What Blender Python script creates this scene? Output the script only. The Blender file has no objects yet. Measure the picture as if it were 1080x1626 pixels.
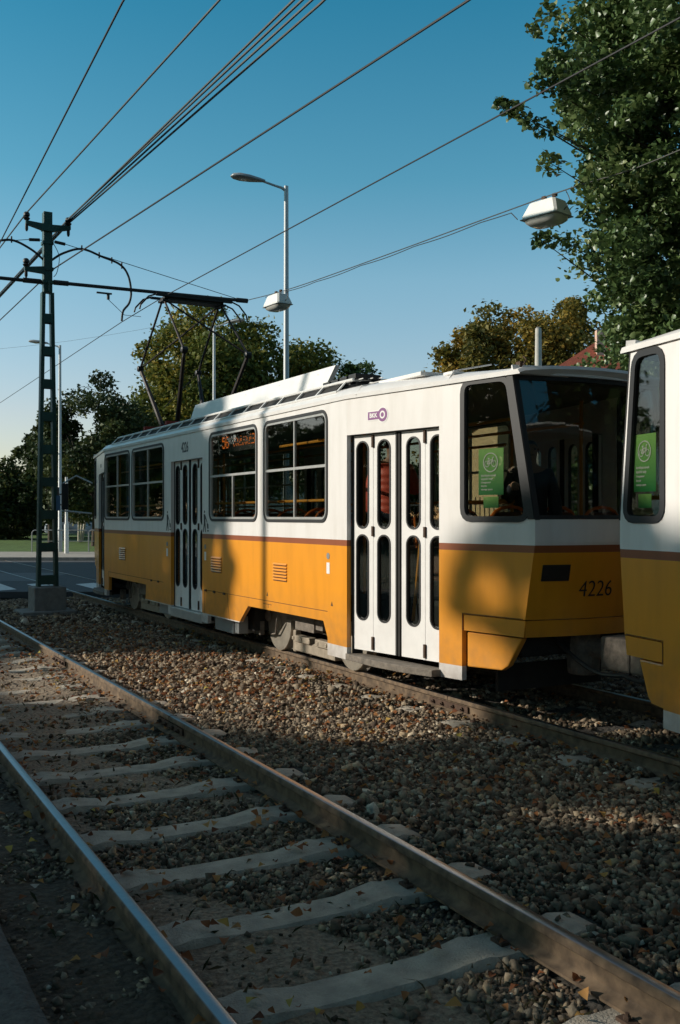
import bpy, math, random
import numpy as np
from math import sin, cos, tan, radians, pi, sqrt, atan2
from mathutils import Vector, Matrix, noise
from mathutils.geometry import tessellate_polygon
rnd = random.Random(7)
nr = np.random.default_rng(11)
C = bpy.context.scene.collection
S = bpy.context.scene

# ------------------------------------------------------------------ camera
YAW = radians(28.3); F = 1580.0; EYE = 1.72
sY, cY = sin(YAW), cos(YAW)
cam = bpy.data.cameras.new('camera'); co = bpy.data.objects.new('camera', cam); C.objects.link(co)
co.location = (0, 0, EYE); co.rotation_euler = (pi/2, 0, -YAW)
cam.sensor_fit = 'VERTICAL'; cam.sensor_height = 24.0; cam.lens = 24.0*F/1626
cam.shift_y = 7.0/1626; cam.clip_end = 6000; cam.clip_start = .05
S.camera = co
# ------------------------------------------------------------------ world, sun, exposure
EL = radians(23.0); AZ = radians(27.0)          # height of the sun; turn from -X towards +Y
SUN = Vector((-cos(AZ)*cos(EL), sin(AZ)*cos(EL), sin(EL)))
w = bpy.data.worlds.new('World'); S.world = w; w.use_nodes = True
wn = w.node_tree.nodes; wl = w.node_tree.links
sky = wn.new('ShaderNodeTexSky'); sky.sky_type = 'NISHITA'; sky.sun_disc = False
sky.sun_elevation = EL; sky.sun_rotation = atan2(SUN.x, SUN.y)
sky.air_density = 1.0; sky.dust_density = 0.8; sky.ozone_density = 2.0; sky.altitude = 100
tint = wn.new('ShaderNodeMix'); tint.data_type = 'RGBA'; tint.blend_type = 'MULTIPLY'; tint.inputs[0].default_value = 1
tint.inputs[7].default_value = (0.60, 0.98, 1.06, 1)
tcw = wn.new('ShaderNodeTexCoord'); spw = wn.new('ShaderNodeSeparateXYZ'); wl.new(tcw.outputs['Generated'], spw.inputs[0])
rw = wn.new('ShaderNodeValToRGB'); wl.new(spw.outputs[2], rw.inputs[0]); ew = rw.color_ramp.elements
ew[0].position = 0; ew[0].color = (1.04, .94, .88, 1); ew[1].position = .66; ew[1].color = (.92, .84, .66, 1)  # zenith stop, above the frame, kept warm to tint the ambient light
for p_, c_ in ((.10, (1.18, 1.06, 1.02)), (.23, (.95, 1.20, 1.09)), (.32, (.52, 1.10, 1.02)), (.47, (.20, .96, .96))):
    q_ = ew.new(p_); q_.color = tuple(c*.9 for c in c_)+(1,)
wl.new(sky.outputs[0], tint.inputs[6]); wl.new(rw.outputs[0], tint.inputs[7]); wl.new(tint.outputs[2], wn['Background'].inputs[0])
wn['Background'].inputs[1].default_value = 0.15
sl = bpy.data.lights.new('sun', 'SUN'); sl.energy = 4.8; sl.angle = radians(.55); sl.color = (1, .92, .80)
so = bpy.data.objects.new('sun', sl); C.objects.link(so)
so.rotation_euler = (-SUN).to_track_quat('-Z', 'Y').to_euler()
S.view_settings.view_transform = 'Standard'; S.view_settings.look = 'None'
S.view_settings.exposure = 0.0; S.view_settings.gamma = 1
S.cycles.max_bounces = 8; S.cycles.transparent_max_bounces = 24
S.cycles.use_denoising = True

# ------------------------------------------------------------------ materials
def nodes(name):
    m = bpy.data.materials.new(name); m.use_nodes = True
    return m, m.node_tree.nodes, m.node_tree.links, m.node_tree.nodes['Principled BSDF']
def mat(name, col, rough=.6, metal=0, var=.15, scale=6, bump=0, bscale=60, coat=0, spec=.5):
    m, n, l, b = nodes(name)
    b.inputs['Roughness'].default_value = rough; b.inputs['Metallic'].default_value = metal
    b.inputs['Coat Weight'].default_value = coat; b.inputs['Specular IOR Level'].default_value = spec
    tc = n.new('ShaderNodeTexCoord'); nz = n.new('ShaderNodeTexNoise'); nz.inputs['Scale'].default_value = scale
    nz.inputs['Detail'].default_value = 6; nz.inputs['Roughness'].default_value = .65
    l.new(tc.outputs['Object'], nz.inputs[0])
    r = n.new('ShaderNodeValToRGB'); e = r.color_ramp.elements
    e[0].position = .3; e[1].position = .7
    e[0].color = tuple(c*(1-var) for c in col)+(1,); e[1].color = tuple(min(1, c*(1+var)) for c in col)+(1,)
    l.new(nz.outputs[0], r.inputs[0]); l.new(r.outputs[0], b.inputs['Base Color'])
    if bump:
        n2 = n.new('ShaderNodeTexNoise'); n2.inputs['Scale'].default_value = bscale; n2.inputs['Detail'].default_value = 5
        l.new(tc.outputs['Object'], n2.inputs[0])
        bp = n.new('ShaderNodeBump'); bp.inputs['Strength'].default_value = bump; bp.inputs['Distance'].default_value = .02
        l.new(n2.outputs[0], bp.inputs['Height']); l.new(bp.outputs[0], b.inputs['Normal'])
    return m
def ramp_attr(name, cols, rough=.8, trans=0, bump=0, spec=.3):
    """colour picked per stone or per leaf from the face attribute 'rnd'"""
    m, n, l, b = nodes(name)
    a = n.new('ShaderNodeAttribute'); a.attribute_name = 'rnd'
    r = n.new('ShaderNodeValToRGB'); el = r.color_ramp.elements
    while len(el) < len(cols): el.new(.5)
    for i, (p, c) in enumerate(cols): el[i].position = p; el[i].color = c+(1,)
    l.new(a.outputs['Fac'], r.inputs[0])
    b.inputs['Roughness'].default_value = rough; b.inputs['Specular IOR Level'].default_value = spec
    out = r.outputs[0]
    if bump:
        tc = n.new('ShaderNodeTexCoord'); nz = n.new('ShaderNodeTexNoise'); nz.inputs['Scale'].default_value = 45; nz.inputs['Detail'].default_value = 5
        l.new(tc.outputs['Object'], nz.inputs[0])
        bp = n.new('ShaderNodeBump'); bp.inputs['Strength'].default_value = bump; bp.inputs['Distance'].default_value = .01
        l.new(nz.outputs[0], bp.inputs['Height']); l.new(bp.outputs[0], b.inputs['Normal'])
        mx = n.new('ShaderNodeMix'); mx.data_type = 'RGBA'; mx.blend_type = 'MULTIPLY'; mx.inputs[0].default_value = .6
        r2 = n.new('ShaderNodeValToRGB'); r2.color_ramp.elements[0].position = .35; r2.color_ramp.elements[0].color = (.4, .4, .4, 1)
        r2.color_ramp.elements[1].position = .65
        l.new(nz.outputs[0], r2.inputs[0]); l.new(out, mx.inputs[6]); l.new(r2.outputs[0], mx.inputs[7]); out = mx.outputs[2]
    l.new(out, b.inputs['Base Color'])
    if trans:
        t = n.new('ShaderNodeBsdfTranslucent'); mx = n.new('ShaderNodeMixShader'); mx.inputs[0].default_value = trans
        l.new(out, t.inputs[0]); l.new(b.outputs[0], mx.inputs[1]); l.new(t.outputs[0], mx.inputs[2])
        l.new(mx.outputs[0], n['Material Output'].inputs[0])
    return m
M = {}
M['steel'] = mat('galvanised steel', (.42, .43, .43), .5, .15, .05, 1)
M['lamp_grey'] = mat('grey lamp housing', (.26, .27, .27), .4, .1, .08)
M['lamp_white'] = mat('white lamp housing', (.75, .74, .70), .4, 0, .08)
M['black'] = mat('black rubber', (.012, .012, .013), .55, 0, .2)
M['dark'] = mat('dark underframe', (.018, .017, .016), .8, 0, .4, 9)
M['soot'] = mat('dirty running gear', (.16, .135, .11), .8, .1, .45, 14, .2)
M['wheel'] = mat('dusty wheel steel', (.30, .25, .19), .7, .2, .25, 12)
M['tyre'] = mat('worn wheel tyre', (.40, .36, .30), .4, .6, .2, 10)
M['green_paint'] = mat('dark green paint', (.010, .050, .038), .45, 0, .3, 4)
M['wire'] = mat('dark wire', (.03, .03, .032), .6, .2, .1)
M['wire_grey'] = mat('weathered wire', (.10, .10, .095), .5, .5, .1)
M['pant'] = mat('pantograph tube', (.022, .014, .012), .6, .2, .4, 10)
M['red_base'] = mat('red primer', (.30, .035, .02), .7, 0, .3, 8)
M['alu'] = mat('aluminium frame', (.50, .50, .48), .38, .5, .1, 8)
M['seam'] = mat('dark seam', (.10, .035, .01), .8, 0, .1)
M['orange'] = mat('handrail yellow', (.80, .32, .03), .4, 0, .05)
M['seat_orange'] = mat('orange seat frame', (.70, .16, .02), .4, 0, .08)
M['seat_shell'] = mat('dark seat shell', (.10, .045, .03), .6, 0, .2)
M['interior'] = mat('interior wall', (.22, .20, .17), .6, 0, .08)
M['floor_in'] = mat('interior floor', (.05, .05, .05), .8, 0, .2)
M['rust_dark'] = mat('rusty fastening', (.07, .04, .025), .8, .2, .4, 20)
M['concrete'] = mat('grey concrete', (.20, .195, .18), .9, 0, .25, 7, .4, 80)
M['conc_pole'] = mat('pale concrete', (.48, .45, .40), .85, 0, .12, 4, .1)
M['bark'] = mat('bark', (.06, .045, .032), .9, 0, .4, 12, .5, 30)
M['birch'] = mat('pale bark', (.50, .45, .36), .8, 0, .25, 6)
M['purple'] = mat('purple sticker', (.22, .07, .22), .4, 0, .02)
M['white'] = mat('white sticker', (.80, .78, .76), .4, 0, .02)
M['ink'] = mat('dark lettering', (.018, .018, .022), .5, 0, .02)
M['led'] = None
M['white_post'] = mat('white post paint', (.72, .70, .66), .5, 0, .08)
M['roof_tile'] = None

def body_paint():
    """livery: orange below, brown stripe, white above; paint layout by height on the body, plus dirt streaks"""
    m, n, l, b = nodes('tram livery')
    tc = n.new('ShaderNodeTexCoord'); sp = n.new('ShaderNodeSeparateXYZ'); l.new(tc.outputs['Object'], sp.inputs[0])
    mr = n.new('ShaderNodeMath'); mr.operation = 'DIVIDE'; mr.inputs[1].default_value = 3.2; l.new(sp.outputs[2], mr.inputs[0])
    r = n.new('ShaderNodeValToRGB'); r.color_ramp.interpolation = 'CONSTANT'; e = r.color_ramp.elements
    wh = (.80, .77, .745, 1); org = (.82, .315, .014, 1); br = (.30, .088, .035, 1)
    e[0].position = 0; e[0].color = wh; e[1].position = .352/3.2; e[1].color = org
    for p, c in ((1.407/3.2, br), (1.468/3.2, wh)):
        q = e.new(p); q.color = c
    l.new(mr.outputs[0], r.inputs[0])
    mp = n.new('ShaderNodeMapping'); mp.inputs['Scale'].default_value = (3, 3, .6); l.new(tc.outputs['Object'], mp.inputs[0])
    nz = n.new('ShaderNodeTexNoise'); nz.inputs['Scale'].default_value = 2.2; nz.inputs['Detail'].default_value = 7; l.new(mp.outputs[0], nz.inputs[0])
    r2 = n.new('ShaderNodeValToRGB'); r2.color_ramp.elements[0].position = .28; r2.color_ramp.elements[0].color = (.74, .72, .68, 1)
    r2.color_ramp.elements[1].position = .56
    l.new(nz.outputs[0], r2.inputs[0])
    mx = n.new('ShaderNodeMix'); mx.data_type = 'RGBA'; mx.blend_type = 'MULTIPLY'; mx.inputs[0].default_value = .36
    l.new(r.outputs[0], mx.inputs[6]); l.new(r2.outputs[0], mx.inputs[7])
    dk = n.new('ShaderNodeMapRange'); dk.inputs[1].default_value = .25; dk.inputs[2].default_value = .95; dk.inputs[3].default_value = .85; dk.inputs[4].default_value = .04; l.new(sp.outputs[2], dk.inputs[0])
    nd = n.new('ShaderNodeTexNoise'); nd.inputs['Scale'].default_value = 9; nd.inputs['Detail'].default_value = 8; l.new(tc.outputs['Object'], nd.inputs[0])
    dm = n.new('ShaderNodeMath'); dm.operation = 'MULTIPLY'; l.new(dk.outputs[0], dm.inputs[0]); l.new(nd.outputs[0], dm.inputs[1])
    m2 = n.new('ShaderNodeMix'); m2.data_type = 'RGBA'; m2.inputs[7].default_value = (.16, .11, .07, 1); l.new(dm.outputs[0], m2.inputs[0]); l.new(mx.outputs[2], m2.inputs[6])
    l.new(m2.outputs[2], b.inputs['Base Color'])
    b.inputs['Roughness'].default_value = .38; b.inputs['Coat Weight'].default_value = .25; b.inputs['Coat Roughness'].default_value = .15
    n3 = n.new('ShaderNodeTexNoise'); n3.inputs['Scale'].default_value = 1.6; n3.inputs['Detail'].default_value = 2; l.new(tc.outputs['Object'], n3.inputs[0])
    bp = n.new('ShaderNodeBump'); bp.inputs['Strength'].default_value = .12; bp.inputs['Distance'].default_value = .05
    l.new(n3.outputs[0], bp.inputs['Height']); l.new(bp.outputs[0], b.inputs['Normal'])
    return m
M['body'] = body_paint()
M['door_white'] = mat('white door paint', (.76, .74, .72), .4, 0, .06, 5, .04, 8, .2)
M['roof'] = mat('roof paint', (.52, .54, .53), .55, 0, .14, 4)
M['roof_white'] = mat('white roof board', (.74, .73, .71), .5, 0, .08, 3)

def glass(name, tr, fr=1.5):
    m, n, l, b = nodes(name); n.remove(b)
    t = n.new('ShaderNodeBsdfTransparent'); t.inputs[0].default_value = tr+(1,)
    g = n.new('ShaderNodeBsdfGlossy'); g.inputs['Roughness'].default_value = .02; g.inputs[0].default_value = (1, 1, 1, 1)
    f = n.new('ShaderNodeFresnel'); ge = n.new('ShaderNodeNewGeometry'); ma = n.new('ShaderNodeMath'); ma.operation = 'MULTIPLY_ADD'
    ma.inputs[1].default_value = 1/fr-fr; ma.inputs[2].default_value = fr; l.new(ge.outputs['Backfacing'], ma.inputs[0]); l.new(ma.outputs[0], f.inputs[0])
    tc = n.new('ShaderNodeTexCoord'); nz = n.new('ShaderNodeTexNoise'); nz.inputs['Scale'].default_value = 3; l.new(tc.outputs['Object'], nz.inputs[0])
    bp = n.new('ShaderNodeBump'); bp.inputs['Strength'].default_value = .04; bp.inputs['Distance'].default_value = .02; l.new(nz.outputs[0], bp.inputs['Height'])
    l.new(bp.outputs[0], g.inputs['Normal'])
    mx = n.new('ShaderNodeMixShader'); l.new(f.outputs[0], mx.inputs[0]); l.new(t.outputs[0], mx.inputs[1]); l.new(g.outputs[0], mx.inputs[2])
    l.new(mx.outputs[0], n['Material Output'].inputs[0])
    return m
M['glass'] = glass('window glass', (.74, .76, .73))
M['glass_dark'] = glass('dusty windscreen glass', (.70, .72, .69))
def emis(name, col, st):
    m, n, l, b = nodes(name); b.inputs['Base Color'].default_value = (.02, .02, .02, 1)
    b.inputs['Emission Color'].default_value = col+(1,); b.inputs['Emission Strength'].default_value = st
    return m
M['led'] = emis('amber led', (1, .22, .03), .9)
M['led_cyan'] = emis('green led', (.05, .8, .6), .5)

def poster_mat():
    m, n, l, b = nodes('green poster paper')
    tc = n.new('ShaderNodeTexCoord'); sp = n.new('ShaderNodeSeparateXYZ'); l.new(tc.outputs['Generated'], sp.inputs[0])
    r = n.new('ShaderNodeValToRGB'); r.color_ramp.elements[0].color = (.03, .32, .09, 1); r.color_ramp.elements[1].color = (.42, .74, .22, 1)
    l.new(sp.outputs[2], r.inputs[0]); l.new(r.outputs[0], b.inputs['Base Color']); b.inputs['Roughness'].default_value = .5
    t = n.new('ShaderNodeBsdfTranslucent'); mx = n.new('ShaderNodeMixShader'); mx.inputs[0].default_value = .35
    l.new(r.outputs[0], t.inputs[0]); l.new(b.outputs[0], mx.inputs[1]); l.new(t.outputs[0], mx.inputs[2]); l.new(mx.outputs[0], n['Material Output'].inputs[0])
    return m
M['poster'] = poster_mat()

# ------------------------------------------------------------------ mesh helpers
SPLIT = {'door_hinges': 'hinge', 'door_jamb': 'door_jamb', 'handrails': 'handrail', 'roof_insulators': 'roof_block', 'hatch_hinges': 'hinge', 'panel_seams': 'panel_seam',
         'skirt_panel': 'skirt_panel', 'equipment_box': 'equipment_box', 'batten_plate': 'batten_plate', 'mirror_arm': 'mirror_arm', 'insulator': 'insulator',
         'mast_clamp': 'mast_clamp', 'cross_bracket': 'cross_bracket', 'jumper_cable': 'jumper_cable', 'tail_lamp_unit': 'tail_lamp', 'warning_mark': 'warning_mark',
         'roof_vent': 'roof_vent', 'door_handrail': 'door_handrail', 'wall_lining': 'wall_lining', 'window_seal': 'window_seal', 'ears': 'ear', 'shoes': 'shoe', 'display_corner': 'display_corner',
         'clamp': 'clamp', 'mast_legs': 'mast_leg', 'span_tube': 'span_tube', 'trunk_set': 'trunk', 'lower_arms': 'lower_arm', 'upper_arms': 'upper_arm', 'joints': 'joint', 'track_brake': 'track_brake'}
class MB:
    def __init__(s): s.v = []; s.f = []; s.pc = []
    def add(s, vs, fs):
        o = len(s.v); s.pc.append((vs, fs)); s.v += [tuple(v) for v in vs]; s.f += [tuple(i+o for i in f) for f in fs]; return s
    def box(s, a, b, rot=0, about=None):
        x0, y0, z0 = [min(p, q) for p, q in zip(a, b)]; x1, y1, z1 = [max(p, q) for p, q in zip(a, b)]
        vs = [(x, y, z) for z in (z0, z1) for x, y in ((x0, y0), (x1, y0), (x1, y1), (x0, y1))]
        if rot:
            cx, cy = about or ((x0+x1)/2, (y0+y1)/2); c, q = cos(rot), sin(rot)
            vs = [(cx+(x-cx)*c-(y-cy)*q, cy+(x-cx)*q+(y-cy)*c, z) for x, y, z in vs]
        return s.add(vs, [(3, 2, 1, 0), (4, 5, 6, 7), (0, 1, 5, 4), (1, 2, 6, 5), (2, 3, 7, 6), (3, 0, 4, 7)])
    def bar(s, p, q, wd, h=None):
        p, q = Vector(p), Vector(q); h = h or wd; d = (q-p).normalized()
        u = d.cross(Vector((0, 0, 1)));  u = Vector((1, 0, 0)) if u.length < 1e-4 else u.normalized(); v = u.cross(d)
        vs = [r+u*a*wd/2+v*b*h/2 for r in (p, q) for a, b in ((-1, -1), (1, -1), (1, 1), (-1, 1))]
        return s.add(vs, [(3, 2, 1, 0), (4, 5, 6, 7), (0, 1, 5, 4), (1, 2, 6, 5), (2, 3, 7, 6), (3, 0, 4, 7)])
    def tube(s, pts, r, n=8, caps=True):
        pts = [Vector(p) for p in pts]; N = len(pts)
        rs = r if isinstance(r, (list, tuple)) else [r]*N
        d0 = (pts[1]-pts[0]).normalized(); u = d0.orthogonal().normalized()
        vs = []; fs = []
        for i, p in enumerate(pts):
            a = pts[max(i-1, 0)]; b = pts[min(i+1, N-1)]; d = (b-a).normalized()
            u = (u-d*u.dot(d)); u = u.normalized() if u.length > 1e-5 else d.orthogonal().normalized(); v = d.cross(u)
            vs += [p+(u*cos(2*pi*k/n)+v*sin(2*pi*k/n))*rs[i] for k in range(n)]
        for i in range(N-1):
            for k in range(n):
                fs.append((i*n+k, i*n+(k+1) % n, (i+1)*n+(k+1) % n, (i+1)*n+k))
        if caps: fs += [tuple(range(n))[::-1], tuple((N-1)*n+k for k in range(n))]
        return s.add(vs, fs)
    def lathe(s, prof, o=(0, 0, 0), axis='z', n=20):
        """prof: (r, h) pairs turned round an axis"""
        vs = []; fs = []; N = len(prof)
        for r, h in prof:
            for k in range(n):
                a = 2*pi*k/n; x, y = r*cos(a), r*sin(a)
                p = {'z': (x, y, h), 'x': (h, x, y), 'y': (x, h, y)}[axis]
                vs.append((p[0]+o[0], p[1]+o[1], p[2]+o[2]))
        for i in range(N-1):
            for k in range(n): fs.append((i*n+k, i*n+(k+1) % n, (i+1)*n+(k+1) % n, (i+1)*n+k))
        fs += [tuple(range(n))[::-1], tuple((N-1)*n+k for k in range(n))]
        return s.add(vs, fs)
    def prism(s, outer, holes, th, fn):
        """flat panel with holes; fn maps (a, b, depth) to 3-D; depth 0 is the outer face"""
        loops = [outer]+list(holes); flat = [p for lp in loops for p in lp]
        tris = tessellate_polygon([[Vector((a, b, 0)) for a, b in lp] for lp in loops]); n = len(flat)
        vs = [fn(a, b, 0) for a, b in flat]+[fn(a, b, th) for a, b in flat]
        fs = [tuple(t) for t in tris]+[tuple(i+n for i in t[::-1]) for t in tris]
        o = 0
        for lp in loops:
            k = len(lp)
            for i in range(k): fs.append((o+i, o+(i+1) % k, o+(i+1) % k+n, o+i+n))
            o += k
        return s.add(vs, fs)
    def build(s, name, m, parent=None, smooth=False, bevel=0, recalc=True):
        if name in SPLIT and parent and len(s.pc) > 1:      # each piece a part of its own
            for vs, fs in s.pc: o = MB().add(vs, fs).build(SPLIT[name], m, parent, smooth, bevel, recalc)
            return o
        me = bpy.data.meshes.new(name); me.from_pydata(s.v, [], s.f); me.materials.append(m)
        if recalc:
            import bmesh
            bm = bmesh.new(); bm.from_mesh(me); bmesh.ops.recalc_face_normals(bm, faces=bm.faces); bm.to_mesh(me); bm.free()
        o = bpy.data.objects.new(name, me); C.objects.link(o)
        if smooth:
            me.polygons.foreach_set('use_smooth', [True]*len(me.polygons))
            md = o.modifiers.new('edge', 'EDGE_SPLIT'); md.split_angle = radians(40)
        if bevel:
            md = o.modifiers.new('bevel', 'BEVEL'); md.width = bevel; md.segments = 2; md.limit_method = 'ANGLE'; md.angle_limit = radians(50)
        if parent: o.parent = parent
        return o
def tag(o, label=None, cat=None, group=None, kind=None):
    for k, v in (('label', label), ('category', cat), ('group', group), ('kind', kind)):
        if v: o[k] = v
    return o
def thing(name, label, cat, loc=(0, 0, 0), rotz=0, group=None):
    o = bpy.data.objects.new(name, None); C.objects.link(o); o.location = loc; o.rotation_euler = (0, 0, rotz)
    o.empty_display_size = .2
    return tag(o, label, cat, group)
def dup(o, parent=None, loc=None, rotz=None, label=None):
    c = o.copy(); C.objects.link(c); c.parent = parent
    if loc is not None: c.location = loc
    if rotz is not None: c.rotation_euler = (0, 0, rotz)
    if label: c['label'] = label
    for ch in list(o.children): dup(ch, c)
    return c
def rrect(a0, b0, a1, b1, r=.06, n=5):
    pts = []
    for cx, cy, t in ((a1-r, b0+r, -pi/2), (a1-r, b1-r, 0), (a0+r, b1-r, pi/2), (a0+r, b0+r, pi)):
        for k in range(n+1): pts.append((cx+r*cos(t+k*pi/2/n), cy+r*sin(t+k*pi/2/n)))
    return pts
def rpoly(P, r=.07, n=4):
    """convex polygon with rounded corners"""
    out = []
    for i in range(len(P)):
        p = Vector(P[i]); a = (Vector(P[i-1])-p).normalized(); b = (Vector(P[(i+1) % len(P)])-p).normalized()
        p0 = p+a*r; p1 = p+b*r
        for k in range(n+1):
            t = k/n; q = p0*(1-t)**2+p*2*t*(1-t)+p1*t*t; out.append((q.x, q.y))
    return out
def inset(P, d):
    cx = sum(p[0] for p in P)/len(P); cy = sum(p[1] for p in P)/len(P); out = []
    for i in range(len(P)):
        p = Vector(P[i]); t = (Vector(P[(i+1) % len(P)])-Vector(P[i-1]))
        if t.length < 1e-7: out.append(tuple(p)); continue
        t.normalize(); nn = Vector((-t.y, t.x))
        if nn.dot(Vector((cx, cy))-p) < 0: nn = -nn
        q = p+nn*d; out.append((q.x, q.y))
    return out
def text_mesh(body, size, fn, m, name, parent=None, th=.002, sx=1.0, align='CENTER', shear=0, bold=0):
    cu = bpy.data.curves.new('t', 'FONT'); cu.body = body; cu.size = size; cu.align_x = align; cu.align_y = 'CENTER'
    cu.extrude = th; cu.resolution_u = 3; cu.shear = shear; cu.offset = bold
    o = bpy.data.objects.new('t', cu); C.objects.link(o); dg = bpy.context.evaluated_depsgraph_get()
    me = bpy.data.meshes.new_from_object(o.evaluated_get(dg)); C.objects.unlink(o); bpy.data.objects.remove(o)
    mb = MB(); mb.add([fn(v.co.x*sx, v.co.y, v.co.z) for v in me.vertices], [tuple(p.vertices) for p in me.polygons])
    return mb.build(name, m, parent)
def big(name, V, Fc, m, attr=None, parent=None):
    """fast mesh from numpy arrays of verts and equal-sized faces"""
    me = bpy.data.meshes.new(name); k = Fc.shape[1]
    me.vertices.add(len(V)); me.vertices.foreach_set('co', V.astype(np.float32).ravel())
    me.loops.add(Fc.size); me.loops.foreach_set('vertex_index', Fc.astype(np.int32).ravel())
    me.polygons.add(len(Fc)); me.polygons.foreach_set('loop_start', np.arange(0, Fc.size, k, dtype=np.int32))
    me.update(calc_edges=True); me.validate()
    if attr is not None:
        a = me.attributes.new('rnd', 'FLOAT', 'FACE'); a.data.foreach_set('value', attr.astype(np.float32))
    me.materials.append(m); o = bpy.data.objects.new(name, me); C.objects.link(o)
    if parent: o.parent = parent
    return o
def at(u, D, z=0.0):
    """a ground spot from its bearing (photo column) and distance in metres"""
    l = D*(u-540)/F
    return Vector((D*sY+l*cY, D*cY-l*sY, z))
def sm_curve(P, n=6):
    P = [Vector(p) for p in P]; out = []
    Q = [P[0]]+P+[P[-1]]
    for i in range(1, len(Q)-2):
        for k in range(n):
            t = k/n; a, b_, c, d = Q[i-1], Q[i], Q[i+1], Q[i+2]
            out.append(.5*((2*b_)+(-a+c)*t+(2*a-5*b_+4*c-d)*t*t+(-a+3*b_-3*c+d)*t**3))
    return out+[P[-1]]
# ================================================================== TRAM
def hw(y): return 1.25-.182*max(0, abs(y)-4.725)
def side(sg, off=0):
    return lambda a, b, d: (sg*(hw(a)-d-off), a, b)
YE_LOW = {-1: 7.09, 1: 7.14}; YE_TOP = {-1: 6.95, 1: 7.06}; STEP = {-1: 6.36, 1: 6.68}
def yend(e, z):
    if z < 1.5: t = max(0, (z-.84)/.66); return YE_LOW[e]+(7.2-YE_LOW[e])*t
    if z < 1.7: return 7.2
    return 7.2+(YE_TOP[e]-7.2)*(z-1.7)/1.3
def endpt(e, xn, z, off=0):
    y = yend(e, z)-off; return (xn*(hw(y)-(off*.5 if off > 0 else off)), e*(y+.11*(1-xn*xn)), z)
def endslab(mb, e, x0, x1, zs, th, off=0, nx=12):
    fr = []; bk = []
    for z in zs:
        for i in range(nx+1):
            xn = x0+(x1-x0)*i/nx; fr.append(endpt(e, xn, z, off)); bk.append(endpt(e, xn, z, off+th))
    n = nx+1; nz = len(zs); N = len(fr); fs = []
    for j in range(nz-1):
        for i in range(nx):
            a = j*n+i; fs += [(a, a+1, a+n+1, a+n), (a+N, a+n+N, a+n+1+N, a+1+N)]
    for i in range(nx): fs += [(i, i+N, i+1+N, i+1), ((nz-1)*n+i, (nz-1)*n+i+1, (nz-1)*n+i+1+N, (nz-1)*n+i+N)]
    for j in range(nz-1): fs += [(j*n, (j+1)*n, (j+1)*n+N, j*n+N), (j*n+nx, j*n+nx+N, (j+1)*n+nx+N, (j+1)*n+nx)]
    return mb.add(fr+bk, fs)

WIN = [(-4.285, -2.635, 'c', 'single'), (-2.405, -.775, 'h', 'led'), (1.235, 2.935, 'c', 'single'), (3.085, 4.685, 'c', 'single')]
DOORS = [(-5.435, -1), (.205, 0), (5.435, 1)]
ENDWIN = {-1: [(-7.12, 1.70), (-6.375, 1.70), (-6.375, 2.925), (-6.90, 2.915)],
          1: [(6.69, 1.70), (7.13, 1.70), (7.015, 2.90), (6.69, 2.90)]}
def ring(mb, loop, d0, d1, z0, z1, fn):
    """frame between the loop inset by d0 and by d1, depths z0 to z1"""
    o, i = inset(loop, d0), inset(loop, d1)
    f2 = lambda a, b, d: fn(a, b, z0+d)
    mb.prism(o, [i], z1-z0, f2)
def leaf_windows(yc): return [rrect(yc-.094, 1.60, yc+.094, 2.488, .09, 6), rrect(yc-.094, .66, yc+.094, 1.532, .09, 6)]

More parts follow.
